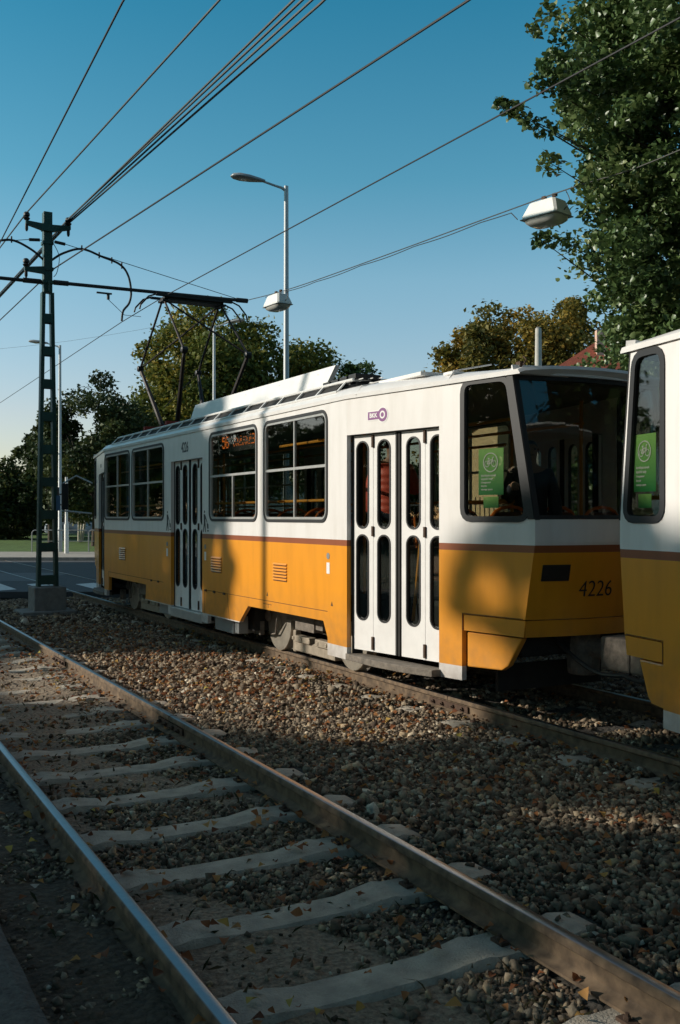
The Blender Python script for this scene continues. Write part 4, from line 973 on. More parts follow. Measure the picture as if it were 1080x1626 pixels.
for s1, k in ((1, 0), (-1, 0)):
    b.tube(sm_curve([(s1*.06, 0, 6.62), (s1*.3, 0, 6.80), (s1*.66, 0, 6.93), (s1*1.05, 0, 6.83), (s1*1.41, 0, 6.72), (s1*1.58, 0, 6.52), (s1*1.64, 0, 6.20), (s1*1.60, 0, 5.97), (s1*1.48, 0, 5.80), (s1*1.45, 0, 5.60)]), .022, 8)
    b.tube([(s1*.1, 0, 7.0), (s1*.35, 0, 6.98), (s1*1.4, 0, 6.78), (s1*4.0, 0, 6.28)], .007, 5)
    for x, z in ((.66, 6.94), (1.0, 6.85), (1.25, 6.78), (1.45, 6.70)): b.tube([(s1*x, 0, z-.06), (s1*x, 0, z+.06)], .015, 6)
    b.tube([(s1*.14, 0, 7.0), (s1*.34, 0, 6.98)], .03, 6)
    b.box((s1*.95, -.02, 6.10), (s1*1.25, .02, 6.13)); b.tube([(s1*1.18, 0, 6.12), (s1*1.18, 0, 6.0)], .03, 8)
    b.tube([(s1*1.18, 0, 6.0), (s1*1.5, -.02, 5.72), (s1*1.75, -.3, 5.66)], .006, 5)
b.tube(sm_curve([(.09, -.1, 6.95), (.2, -.12, 6.7), (.16, -.12, 6.4), (.1, -.1, 6.3)]), .007, 5)
b.build('registration_arm', M['wire'], T, smooth=True)
b = MB(); b.box((.14, -.135, 1.83), (.215, -.13, 2.12)); b.build('mast_plate', mat('blue plate', (.06, .14, .25), .5), T)
def wire(name, label, cat, pts, r, m, sag=0, group=None):
    P = []
    for a, b_ in zip(pts[:-1], pts[1:]):
        a, b_ = Vector(a), Vector(b_)
        for k in range(12): t = k/12; q = a.lerp(b_, t); q.z -= sag*4*t*(1-t); P.append(q)
    P.append(Vector(pts[-1])); o = MB().tube(P, r, 6).build(name, m, smooth=True); tag(o, label, cat, group); return o
gw = 'overhead wires along the track'
wire('contact_wire', 'thin overhead wire nearest the left edge, above the empty track', 'wire', [(2.5, 70, 5.45), (2.62, PY, 5.52), (2.06, 7.2, 5.50), (1.95, -14, 5.5)], .008, M['wire'], 0, gw)
wire('contact_wire', 'contact wire over the trams, touching the raised pantograph and passing the lit tree', 'wire', [(6.3, 70, 5.4), (5.55, PY, 5.58), (5.72, 17.2, 5.69), (6.03, 5.6, 5.62), (5.9, -14, 5.6)], .0085, M['wire'], 0, gw)
wire('feeder_cable', 'cable from the top left insulator of the green mast', 'wire', [(3.5, 60, 7.6), (3.70, PY-.09, 7.46), (3.97, 10.0, 7.32), (4.2, -14, 7.5)], .014, M['wire_grey'], 0, gw)
for i, (x, z, zz) in enumerate(((4.66, 7.30, .0), (4.76, 7.32, .03), (4.86, 7.33, .0), (4.93, 7.28, -.02))):
    wire('feeder_cable', 'cable of the bundle leaving the top right insulator of the green mast', 'wire', [(4.2+.03*i, 60, 7.5), (4.46+.02*i, PY-.09, 7.42+zz), (x, 9.6, z), (x+.28, -14, 7.5)], .0165, M['wire_grey'], 0, 'bundled feeder cables')
wire('feeder_cable', 'single cable from the middle of the green mast to the top edge', 'wire', [(3.9, 60, 6.5), (4.22, PY-.09, 6.47), (5.19, 7.23, 6.3), (6.6, -12, 6.6)], .0135, M['wire'], 0, gw)
wire('span_wire', 'faint distant wire crossing the sky behind the mast', 'wire', [at(-300, 60, 11.6), at(345, 52, 12.3)], .006, M['wire_grey'], .8)
# lamp wire with hanging lamps
LW = [(8.25, PY, 6.29), (8.36, 16.8, 6.12), (8.54, 10.17, 5.90), (8.75, 8.0, 5.88), (9.2, 2.0, 6.3), (9.5, -6, 7.2)]
def ipl(y):
    for a, b_ in zip(LW[:-1], LW[1:]):
        if b_[1] <= y <= a[1]: t = (a[1]-y)/(a[1]-b_[1]); return Vector(a).lerp(Vector(b_), t)
o = MB().tube(sm_curve(LW, 8), .008, 6).build('span_wire', M['wire_grey'], smooth=True); tag(o, 'slack wire carrying the two hanging lamps, from the mast arm to the tree', 'wire')
P = [ipl(y)+Vector((0, 0, -.03-.02*abs(sin(y*1.9)))) for y in np.linspace(18.6, 10.75, 60)]; P[-1].z -= .12
tag(MB().tube(P, .007, 5).build('power_cable', M['black']), 'black power cable hung in loops along the lamp wire', 'cable')
def hang_lamp(label):
    T = thing('hanging_lamp', label, 'lamp', group='lamps hung over the tracks')
    V = []; L, W = .30, .17
    prof = [(1.0, 0), (1.0, .03), (.74, .20), (.66, .215)]
    for k, z in prof:
        for (sx, sy) in ((-1, -1), (1, -1), (1, 1), (-1, 1)):
            for j in (0, 1): 
                cx = .06; V.append((sy*W*k if False else sy*(W*k-(cx*.5 if j == (0 if sx*sy > 0 else 1) else 0)), sx*(L*k-(cx*.5 if j != (0 if sx*sy > 0 else 1) else 0)), z))
    n = 8; Fx = [(a*n+i, a*n+(i+1) % n, (a+1)*n+(i+1) % n, (a+1)*n+i) for a in range(len(prof)-1) for i in range(n)]+[tuple(range(n))[::-1], tuple(range(3*n, 4*n))]
    h = MB().add(V, Fx).build('housing', M['lamp_white'], T)
    rim = MB(); rim.box((-W-.008, -L-.008, -.012), (W+.008, L+.008, .004)); rim.build('rim', M['lamp_grey'], T, bevel=.008)
    V = []; st = [(1, -.013), (.95, -.05), (.75, -.085), (.45, -.10)]
    for k, z in st:
        for i in range(16): a = 2*pi*i/16; V.append((W*.95*k*max(-1, min(1, cos(a)*1.25)), L*.95*k*max(-1, min(1, sin(a)*1.25)), z))
    bowl = MB().add(V, [(a*16+i, a*16+(i+1) % 16, (a+1)*16+(i+1) % 16, (a+1)*16+i) for a in range(3) for i in range(16)]+[tuple(range(16)), tuple(range(48, 64))[::-1]])
    bowl.build('glass_bowl', mat('frosted lamp glass', (.45, .44, .40), .15, 0, .05, coat=.5), T, smooth=True)
    c = MB()
    for y in (-.12, .06): c.tube([(0, y, .21), (0, y, .27)], .012, 6); c.box((-.02, y-.03, .26), (.02, y+.03, .30))
    c.box((-.15, -.05, .03), (-.135, -.02, .06)); c.box((-.16, .1, .03), (-.145, .13, .06)); c.build('clamp', M['rust_dark'], T)
    MB().tube(sm_curve([(0, -.30, .30), (.02, -.36, .15), (.0, -.29, .05)]), .006, 5).build('lamp_cable', M['black'], T)
    return T
l1 = hang_lamp('white lamp hung on the wire beside the big green tree'); p = ipl(10.17); l1.location = (p.x, p.y, p.z-.285); l1.rotation_euler = (.03, .05, .15)
p = ipl(18.05); l2 = dup(l1, None, (p.x, p.y, p.z-.285), .1, 'bluish grey lamp hung on the wire beside the tall lamp post')
# ------------------------------------------------------------------ street lamps
def street_lamp(label, loc, h, rz, arm=1.25, r0=.085):
    T = thing('street_lamp', label, 'street lamp', loc, rz, 'street lamps')
    MB().tube([(0, 0, 0), (0, 0, 1.2), (0, 0, 1.25), (0, 0, h)], [r0*1.35, r0*1.35, r0, r0*.68], 14).build('post', M['steel'], T, smooth=True)
    MB().tube([(0, 0, h-.12), (-.12, 0, h-.05), (-.3, 0, h), (-.62, 0, h+.10)], [.05, .035, .03, .03], 10).build('arm', M['steel'], T, smooth=True)
    V = []; n = 14; st = [(-.55, .035, .03), (-.70, .075, .05), (-.95, .14, .07), (-1.2, .16, .075), (-1.38, .11, .055), (-1.45, .02, .015)]
    for x, w_, hh in st:
        for i in range(n): a = 2*pi*i/n; V.append((x, 1.35*w_*cos(a), h+.10+(-x-.6)*.10+1.5*hh*sin(a)*(1 if sin(a) > 0 else .45)))
    MB().add(V, [(a*n+i, a*n+(i+1) % n, (a+1)*n+(i+1) % n, (a+1)*n+i) for a in range(len(st)-1) for i in range(n)]+[tuple(range(n)), tuple(range((len(st)-1)*n, len(st)*n))[::-1]]).build('lamp_head', M['lamp_grey'], T, smooth=True)
    MB().lathe([(.01, -.05), (.09, -.035), (.12, -.01)], (-1.1, 0, h+.13), 'z', 16).build('lens', M['lamp_white'], T)
    return T
a1 = street_lamp('tall galvanised street lamp rising behind the middle of the tram', (11.09, 23.56, 0), 10.35, -YAW+.15)
d1 = dup(a1, None, (16.32, 42.32, 0), -YAW+pi-.2, 'smaller distant street lamp seen through the pantograph arms')
d2 = dup(a1, None, (10.4, 46.6, 0), -YAW, 'distant street lamp just right of the green mast'); d2.scale = (1, 1, .93)
T = thing('concrete_pole', 'pale tapered concrete pole sticking up behind the tram roof', 'pole', (21.44, 25.94, 0))
MB().tube([(0, 0, 0), (0, 0, 7.95)], [.20, .10], 18).build('shaft', M['conc_pole'], T, smooth=True); MB().tube([(0, 0, 7.95), (0, 0, 8.0)], [.085, .07], 12).build('cap', M['concrete'], T)
# traffic light
T = thing('traffic_light', 'white traffic light post with a black signal head on the far pavement', 'traffic light', (10.17, 44.3, .0))
MB().tube([(0, 0, 0), (0, 0, 1.35), (0, 0, 1.42), (0, 0, 3.45)], [.10, .10, .065, .06], 14).build('post', M['white_post'], T, smooth=True)
b = MB(); b.box((-.62, -.14, 2.1), (-.34, .12, 3.0)); b.box((-.62, -.10, 2.66), (0, -.04, 2.72)); b.box((-.5, -.10, 2.2), (0, -.04, 2.26)); hd = b.build('signal_head', M['black'], T, bevel=.02)
for z in (2.25, 2.55, 2.85): MB().lathe([(.10, -.30), (.10, -.14)], (-.48, 0, z), 'y', 14).build('visor', M['dark'], hd)
MB().tube([(.12, .3, 0), (.12, .3, 1.5)], .05, 10).build('side_post', M['steel'], T)
# tubular barriers
def barrier(label):
    T = thing('barrier', label, 'barrier', group='tubular barriers along the far pavement'); W = 1.3
    P = [(-W, 0, 0), (-W, 0, .85)]+[(-W+.15-.15*cos(t), 0, .85+.15*sin(t)) for t in np.linspace(.2, pi/2, 5)]+[(W-.15+.15*sin(t), 0, .85+.15*cos(t)) for t in np.linspace(0, pi/2, 5)]+[(W, 0, 0)]
    MB().tube(P, .025, 8).build('hoop', M['lamp_grey'], T, smooth=True); MB().tube([(-W, 0, .5), (W, 0, .5)], .015, 8).build('mid_rail', M['lamp_grey'], T)
    return T
b0 = barrier('tubular barrier left of the green mast, by the lawn'); b0.location = at(98, 45.4, .09); b0.rotation_euler = (0, 0, -YAW)
dup(b0, None, at(186, 45.4, .09), -YAW, 'tubular barrier just left of the tram front, by the lawn')
b0.location = at(96, 45.4, .09)
# ------------------------------------------------------------------ parked car far behind
T = thing('parked_car', 'pale blue car parked on the far side of the lawn', 'car', at(126, 66, .3), -YAW)
V = []; secs = [(-2.1, .45, .80, .72), (-1.95, .30, .98, .84), (-1.3, .28, 1.02, .86), (-.95, .28, 1.04, .86), (.6, .28, 1.02, .86), (1.0, .28, .98, .86), (1.9, .30, .85, .82), (2.1, .42, .70, .70)]
for x, za, zb, hwd in secs: V += [(x, -hwd, za), (x, -hwd, zb-.12), (x, -hwd+.06, zb), (x, hwd-.06, zb), (x, hwd, zb-.12), (x, hwd, za)]
carm = mat('pale blue car paint', (.30, .36, .42), .3, .3, .05, coat=.6)
MB().add(V, [(a*6+i, a*6+(i+1) % 6, (a+1)*6+(i+1) % 6, (a+1)*6+i) for a in range(7) for i in range(6)]+[tuple(range(6)), tuple(range(42, 48))[::-1]]).build('body', carm, T, smooth=True)
MB().add([(x, y, z) for x, y, z in ((-1.5, -.78, 1.0), (-1.1, -.66, 1.42), (.1, -.66, 1.45), (.95, -.78, 1.0), (-1.5, .78, 1.0), (-1.1, .66, 1.42), (.1, .66, 1.45), (.95, .78, 1.0))], [(0, 1, 2, 3), (7, 6, 5, 4), (0, 4, 5, 1), (1, 5, 6, 2), (2, 6, 7, 3), (3, 7, 4, 0)]).build('windows', M['black'], T)
MB().box((-1.08, -.64, 1.42), (.1, .64, 1.47)).build('roof', carm, T, bevel=.02)
for x in (-1.3, 1.3):
    for y in (-.80, .80):
        w_ = MB().lathe([(.12, -.1), (.32, -.1), (.33, 0), (.32, .1), (.12, .1)], (x, y, .32), 'y', 20).build('wheel', M['black'], T, smooth=True)
        MB().lathe([(.02, -.11), (.2, -.11), (.2, .11), (.02, .11)], (x, y, .32), 'y', 16).build('rim', M['alu'], w_)
# ------------------------------------------------------------------ house with a red roof, garden wall
def brickroof():
    m, n, l, b = nodes('red roof tiles'); tc = n.new('ShaderNodeTexCoord'); br = n.new('ShaderNodeTexBrick')
    br.inputs['Color1'].default_value = (.33, .075, .035, 1); br.inputs['Color2'].default_value = (.26, .06, .03, 1); br.inputs['Mortar'].default_value = (.12, .03, .02, 1)
    br.inputs['Scale'].default_value = 3; br.inputs['Mortar Size'].default_value = .02; l.new(tc.outputs['Object'], br.inputs[0]); l.new(br.outputs[0], b.inputs['Base Color']); b.inputs['Roughness'].default_value = .85; return m
M['roof_tile'] = brickroof(); M['ochre'] = mat('ochre wall render', (.52, .36, .19), .9, 0, .12, 2); M['winframe'] = mat('pale window frame', (.6, .57, .5), .6, 0, .05)
def loc2(D, l): return Vector((D*sY+l*cY, D*cY-l*sY, 0))
T = thing('house', 'ochre house with a red hipped roof behind the tram, mostly hidden by trees', 'house', loc2(37.2, 11.9), -YAW)
HW, HD, EH, RH = 6.9, 4.0, 5.3, 8.2
wins = [rrect(x-.55, z, x+.55, z+1.5, .02, 1) for x in (-5, -2.5, 0, 2.5, 5) for z in (.9, 3.2)]
wl_ = MB(); wl_.prism([(-HW+.3, 0), (HW-.3, 0), (HW-.3, EH), (-HW+.3, EH)], wins, .25, lambda a, b, d: (a, -HD+.3+d, b)); wl_.box((-HW+.3, -HD+.551, 0), (-HW+.55, HD-.3, EH)); wl_.box((HW-.55, -HD+.551, 0), (HW-.3, HD-.3, EH)); wl_.box((-HW+.551, HD-.55, 0), (HW-.551, HD-.3, EH))
wl_.build('wall', M['ochre'], T)
for L in wins:
    f = MB(); f.prism(L, [inset(L, .07)], .06, lambda a, b, d: (a, -HD+.36+d, b)); q = f.build('window', M['winframe'], T); MB().prism(inset(L, .06), [], .01, lambda a, b, d: (a, -HD+.40+d, b)).build('pane', mat('dark window glass', (.03, .035, .04), .1), q)
MB().add([(-HW, -HD, EH), (HW, -HD, EH), (HW, HD, EH), (-HW, HD, EH), (-2.4, 0, RH), (2.4, 0, RH), (-HW, -HD, EH-.12), (HW, -HD, EH-.12), (HW, HD, EH-.12), (-HW, HD, EH-.12)],
    [(0, 1, 5, 4), (1, 2, 5), (2, 3, 4, 5), (3, 0, 4), (0, 6, 7, 1), (1, 7, 8, 2), (2, 8, 9, 3), (3, 9, 6, 0), (6, 9, 8, 7)]).build('roof', M['roof_tile'], T)
MB().box((-2.5, -.8, 7.0), (-2.2, -.5, 8.55)).build('chimney', mat('pink chimney render', (.55, .36, .28), .9), T)
T = thing('fence', 'iron fence on a low ochre wall beyond the tracks', 'fence', (11.6, 8, 0))
b = MB(); b.box((0, -12, -.2), (.25, 14, .75)); b.build('fence_wall', M['ochre'], T)
b = MB()
for i in range(174): b.tube([(.12, -12+i*.15, .75), (.12, -12+i*.15, 2.1)], .011, 5)
for z in (.85, 1.95): b.box((.10, -12, z), (.14, 14, z+.04))
b.build('fence_bars', M['black'], T)
# ================================================================== TREES
def foliage(name, centers, radii, per, lsize, m, parent, up=.3, aspect=.8, sun_shell=.6):
    C_ = np.array(centers); R_ = np.array(radii); n = per*len(C_) if np.isscalar(per) else int(sum(per))
    idx = np.repeat(np.arange(len(C_)), per); n = len(idx)
    d = nr.normal(size=(n, 3)); d /= np.linalg.norm(d, axis=1)[:, None]
    rr = nr.uniform(.35, 1.0, n)**.55*(1+np.clip(.22*nr.normal(size=n), -.5, .42))
    P = C_[idx]+d*(rr*R_[idx])[:, None]*np.array([1, 1, .8])
    Rm = rot_mats(n, pi*.5)
    fan = m is LEAFM['poplar']
    v, f = fanleaf(P, nr.uniform(.6, 1.25, n)*lsize, Rm, [.66, .42, .50, .40, .50, .42], .45, .95) if fan else leafset(P, nr.uniform(.6, 1.25, n)*lsize, Rm, aspect, .25)
    # neighbouring leaves share a tone: clump tone plus leaf tone
    ct = nr.uniform(0, 1, len(C_))[idx]; a = np.clip(.55*ct+.45*nr.uniform(0, 1, n), 0, 1)
    return big(name, v, f, m, np.repeat(a, 6 if fan else 4), parent)
LEAFM = {
 'amber': ramp_attr('amber leaf', [(0, (.07, .07, .018)), (.4, (.16, .14, .028)), (.75, (.30, .20, .035)), (1, (.45, .25, .035))], .6, .3),
 'dark': ramp_attr('dark green leaf', [(0, (.020, .034, .014)), (.5, (.045, .066, .022)), (.88, (.09, .105, .03)), (1, (.16, .11, .025))], .6, .2),
 'gold': ramp_attr('yellowing leaf', [(0, (.05, .075, .018)), (.5, (.115, .14, .028)), (.85, (.22, .19, .032)), (1, (.42, .26, .035))], .6, .3),
 'green': ramp_attr('mid green leaf', [(0, (.02, .04, .012)), (.5, (.05, .085, .02)), (1, (.09, .13, .03))], .6, .25),
 'poplar': ramp_attr('poplar leaf', [(0, (.040, .080, .026)), (.5, (.095, .155, .048)), (.86, (.17, .225, .08)), (1, (.27, .30, .12))], .40, .22, spec=.5),
 'rust': ramp_attr('autumn leaf', [(0, (.10, .045, .015)), (.6, (.20, .09, .02)), (1, (.28, .15, .03))], .7, .25)}
def tree(name, label, base, h, R, zc, Rz, nclump, per, lsize, m, trunk_r=.18, limbs=9, clump=.30, seed=1, cat='tree', group=None, flat=1.0, bark=None):
    r_ = random.Random(seed); T = thing(name, label, cat, base, r_.uniform(0, 6), group); cs = []; rs = []
    while len(cs) < nclump:
        d = Vector((r_.gauss(0, 1), r_.gauss(0, 1), r_.gauss(0, 1))).normalized(); q = r_.uniform(.25, 1)**.45
        lump = 1+.42*noise.noise(d*1.7+Vector((seed, 0, 0)))
        p = Vector((d.x*R*q*lump, d.y*R*q*flat*lump, zc+d.z*Rz*q*lump))
        if p.z < zc-Rz*.92: continue
        cs.append(p); rs.append(R*clump*r_.uniform(.55, 1.15))
    foliage('crown', [tuple(c) for c in cs], rs, per, lsize, LEAFM[m], T)
    b = MB(); bend = Vector((r_.uniform(-.3, .3), r_.uniform(-.3, .3), 0))*.6; top = Vector((bend.x, bend.y, zc+Rz*.4))
    tr = [Vector((0, 0, -.1)), Vector((0, 0, .4)), Vector((bend.x*.3, bend.y*.3, zc-Rz*.8 if zc-Rz*.8 > .6 else .8)), top]
    b.tube(tr, [trunk_r*1.35, trunk_r, trunk_r*.8, trunk_r*.2], 9)
    for c in r_.sample(cs, min(limbs, len(cs))):
        t = r_.uniform(.1, .75); s_ = tr[2].lerp(top, t); s_.z = min(s_.z, c.z+.2) if c.z > tr[2].z else tr[2].z
        mid = s_.lerp(c, .5)+Vector((0, 0, -.08*(c-s_).length)); b.tube([s_, mid, c], [trunk_r*.42, trunk_r*.28, trunk_r*.08], 6)
    b.build('trunk', bark or M['bark'], T, smooth=True)
    return T
tree('tree', 'big yellowing tree behind the pantograph', at(372, 62), 14, 5.8, 8.4, 5.7, 160, 380, .27, 'gold', .35, 16, .24, 3)
tree('tree', 'green tree lower and to the right of the yellowing one, behind the tram roof', at(508, 74), 12, 4.5, 9.0, 5.0, 100, 280, .26, 'green', .3, 10, .26, 5)
tree('tree', 'dark leafy tree behind the green mast and the tram front', at(150, 52), 9, 3.1, 4.9, 3.6, 80, 300, .20, 'dark', .16, 12, .28, 8)
tree('tree', 'dark tree reaching left of the green mast', at(80, 56), 7, 1.9, 4.6, 2.6, 45, 260, .20, 'dark', .14, 9, .30, 9)
tree('tree', 'dim olive tree between the dark tree and the yellowing one', at(225, 66), 9, 3.2, 5.0, 4.4, 60, 260, .24, 'green', .2, 8, .28, 12)
tree('tree', 'very dark dense tree at the left edge over the lawn', at(-12, 62), 5, 3.0, 2.6, 2.6, 75, 260, .22, 'dark', .2, 8, .32, 14)
tree('tree', 'dark tree behind the lawn between the left edge and the mast', at(45, 70), 4.5, 2.3, 2.2, 2.2, 45, 240, .22, 'dark', .15, 6, .34, 15)
tree('tree', 'reddish autumn tree glimpsed left of the mast', at(66, 84), 6, 2.2, 3.4, 2.6, 36, 220, .24, 'rust', .15, 6, .34, 17)
tree('birch_tree', 'young tree with several pale trunks on the lawn by the tram front', at(128, 57, .3), 4.5, 1.6, 3.2, 1.8, 26, 200, .16, 'dark', .07, 6, .4, 19)
b = MB()
for dx, dz in ((-.35, 2.4), (.05, 2.7), (.45, 2.5)): b.tube([(dx*.5, 0, 0), (dx, .1, 1.0), (dx*1.7, .1, dz)], [.09, .07, .04], 8)
bt = [o for o in C.objects if o.name.startswith('birch_tree')][0]; b.build('trunk_set', M['birch'], bt, smooth=True)
tree('tree', 'golden autumn tree behind the concrete pole', at(815, 56), 12, 4.8, 8.4, 5.2, 150, 380, .24, 'amber', .3, 14, .25, 21)
tree('tree', 'golden tree half hidden behind the big green tree', at(925, 60), 12, 3.0, 9.2, 5.0, 60, 300, .26, 'amber', .3, 10, .28, 23)
tree('tree', 'leafy dark tree right of the red roof, below the big green tree', at(1055, 21), 6, 1.5, 4.0, 2.6, 60, 420, .10, 'poplar', .16, 10, .34, 25)
for i, (u, D) in enumerate(((560, 95), (640, 100), (260, 90))):
    tree('tree', ('distant low tree behind the middle of the tram', 'distant low tree right of the tall lamp post, behind the roof', 'distant green tree behind the olive one')[i], at(u, D), 8, 4.2, 4.2, 3.6, 45, 200, .36, 'green', .2, 5, .32, 30+i)
# shrubs behind the fence
for i, (X, Y) in enumerate(((13.4, 4.5), (13.8, 8.0), (13.2, 11.0), (14.0, 14.5), (13.4, 1.0))):
    tree('shrub', ('round green shrub behind the iron fence, %s' % ('second from the near end', 'in the middle of the row', 'fourth from the near end', 'at the far end of the row', 'at the near end of the row')[i]), (X, Y, 0), 3, 1.5, 1.5, 1.4, 26, 240, .11, 'poplar', .08, 5, .36, 40+i, 'shrub', 'shrubs behind the fence')
# big poplar at the right
T = thing('poplar_tree', 'big green tree filling the upper right corner', 'tree', loc2(13.6, 6.1))
Tl = loc2(13.6, 6.1); r_ = random.Random(5); cs = []; rs = []; pers = []
def rel(u, v, D): p = at(u, D); return Vector((p.x-Tl.x, p.y-Tl.y, EYE+(820-v)*D/F))
outline = [(0, 872), (60, 880), (110, 850), (170, 865), (230, 885), (290, 890), (330, 905), (400, 885), (440, 905), (490, 935), (540, 950), (590, 975)]
def left_u(v):
    if v < 0: return 872-(v)*.05
    for (v0, u0), (v1, u1) in zip(outline[:-1], outline[1:]):
        if v0 <= v <= v1: return u0+(u1-u0)*(v-v0)/(v1-v0)
    return 985
tries = 0
while len(cs) < 760:
    D = r_.uniform(11.6, 15.4); z = r_.uniform(3.3, 12.2); v = 820-(z-EYE)*F/D; ext = 1-abs(D-13.4)/2.6
    ul = left_u(v)+max(0, (1-ext))*95+r_.uniform(0, 25)+14; l = r_.uniform(0, 1)**1.25*(9.6-1.9)+1.9; u = 540+F*l/D
    if (800 < u < 945 and 280 < v < 392) or u < ul or u > 1600 or (u > 1200 and r_.random() < .6): continue
    cs.append(Vector((0, 0, 0))+rel(u, v, D)); rs.append(r_.uniform(.20, .46)); pers.append(300 if u < 1150 else 120)
for pts in ([(868, 205), (845, 195), (825, 180), (806, 168), (796, 164)], [(885, 120), (868, 110), (853, 48)], [(900, 385), (875, 378), (858, 380)], [(880, 262), (868, 255)], [(890, 60), (870, 20)], [(905, 150), (872, 140), (852, 132)]):
    for k, (u, v) in enumerate(pts): cs.append(rel(u, v, 12.4)); rs.append(.16-.012*k); pers.append(46)
foliage('crown', [tuple(c) for c in cs], rs, pers, .078, LEAFM['poplar'], T, aspect=.95)
b = MB(); b.tube([(0, 0, -.1), (0, 0, .5), (.1, .1, 3), (0, .2, 7), (.1, 0, 12)], [.34, .26, .22, .15, .05], 12)
for c in r_.sample(cs[:760], 22)+cs[760::2]:
    s_ = Vector((0, .1, max(2.2, c.z-1.2-r_.uniform(0, 1.4)))); mid = s_.lerp(c, .55)+Vector((0, 0, .1)); b.tube([s_, mid, c], [.028, .016, .004], 6)
b.build('trunk', M['bark'], T, smooth=True)
# ------------------------------------------------------------------ trees on the street side, off to the left: unseen, crowns shaped to shade the scene
LIT = [[(11.4, 5.0), (11.9, 3.3), (12.5, 2.8), (12.35, 1.6), (12.2, .9), (12.55, .1), (12.75, -.4), (12.6, -.74), (11.0, -.95), (9.0, -.92), (8.5, -.66), (7.7, -.62), (6.9, -.44), (6.4, -.30), (6.7, .0), (7.5, .12), (7.6, .8), (7.65, 1.3), (7.4, 1.7), (7.0, 2.1), (6.2, 2.25), (5.5, 2.0), (4.9, 1.75), (4.2, 1.9), (2.0, 2.3), (-14, 2.6), (-14, 9), (11.4, 9)],
       [(1.0, -.50), (1.2, -.74), (2.2, -.74), (2.3, -.60), (2.1, -.50)], [(3.9, -.30), (4.6, -.30), (4.7, -.12), (4.1, -.08)], [(3.95, -.22), (4.4, -.22), (4.45, .0), (4.0, .02)]]
KZ = tan(EL)/tan(radians(14)); LIT = [[(a, b_ if b_ > .05 else b_*KZ-.16) for a, b_ in P_] for P_ in LIT]
SPOT = [(7.25, 1.22, .14), (6.75, 1.12, .11), (7.45, .75, .13), (7.2, .50, .16), (7.6, .42, .15), (6.9, .45, .10), (4.6, 1.25, .26), (4.65, .60, .26), (5.1, 2.0, .2), (12.7, 1.2, .10), (14.95, 1.0, .07), (16.55, 1.25, .09), (13.35, .6, .08), (13.9, .5, .07), (9.4, -1.15, .2), (10.3, -1.25, .15), (4.2, -.55, .08), (3.4, -.62, .07), (2.7, -.62, .07), (6.0, -1.0, .05)]
SPOT = [(a, b_ if b_ > 0 else b_*KZ-.16, r) for a, b_, r in SPOT]
def inpoly(px_, py_, P):
    c = np.zeros(len(px_), bool); n = len(P)
    for i in range(n):
        x0, y0 = P[i]; x1, y1 = P[i-1]
        k = ((y0 > py_) != (y1 > py_)); c ^= k & (px_ < (x1-x0)*(py_-y0)/((y1-y0) if y1 != y0 else 1e-9)+x0)
    return c
N = 170000; X = nr.uniform(-23.5, -18.5, N); Yp = nr.uniform(-16, 40, N); zp = nr.uniform(-4.6, 8.5, N)
t = (4.95-X)/-SUN.x; Yw = Yp+SUN.y*t; Zw = zp+SUN.z*t
jx, jz = nr.normal(0, .05, N), nr.normal(0, .05, N)
lit = np.zeros(N, bool)
for P_ in LIT: lit |= inpoly(Yp+jx, zp+jz, P_)
for a, b_, r in SPOT: lit |= (Yp-a)**2+(zp-b_)**2 < (r+.10)**2
top = np.interp(Yp, [-16, 7, 12, 12.5, 14, 17, 24, 30, 40], [2.2, 2.2, 3, 3.2, 3.6, 4.2, 4.6, 4.0, 2.5])+.5*np.sin(Yp*1.3)*.6+.3*np.sin(Yp*3.7)
keep = ~lit & (zp < top) & (Zw > 2.0)  # leaves dropped wherever the sun has to reach a lit area
pos = np.c_[X, Yw, Zw][keep]
ty = [-1, 5.5, 12, 18.5, 25.5, 31.5, 38.5, 45.5, 52]; tid = np.argmin(np.abs(pos[:, 1][:, None]-np.array(ty)[None, :]), axis=1)
names = ['first', 'second', 'third', 'fourth', 'fifth', 'sixth', 'seventh', 'eighth', 'ninth']
for i, yy in enumerate(ty):
    q = pos[tid == i]
    if len(q) < 50: continue
    T = thing('roadside_tree', 'leafy roadside tree on the street side of the tracks, %s of the row' % names[i], 'tree', (-21, yy, 0), 0, 'roadside trees shading the tracks')
    v, f = leafset(q-np.array([-21, yy, 0]), nr.uniform(.24, .42, len(q)), rot_mats(len(q), pi*.5), .95, .2)
    big('crown', v, f, LEAFM['green'], np.repeat(nr.uniform(0, 1, len(q)), 4), T)
    b = MB(); b.tube([(0, 0, -.3), (0, 0, 2), (.1, .1, 5.2)], [.26, .18, .12], 9)
    for k in range(6): a = rnd.uniform(0, 6.28); b.tube([(0, 0, 2.2+.2*k), (1.1*cos(a), 1.1*sin(a), 3.8+.2*k), (1.8*cos(a), 2.3*sin(a), 5.0)], [.07, .05, .02], 6)
    b.build('trunk', M['bark'], T, smooth=True)
t = (4.95+9)/-SUN.x
T = street_lamp('grey street lamp on the street side, left of the tracks', (-9, 11.15+SUN.y*t, -.2), 11.5, 0, r0=.08)
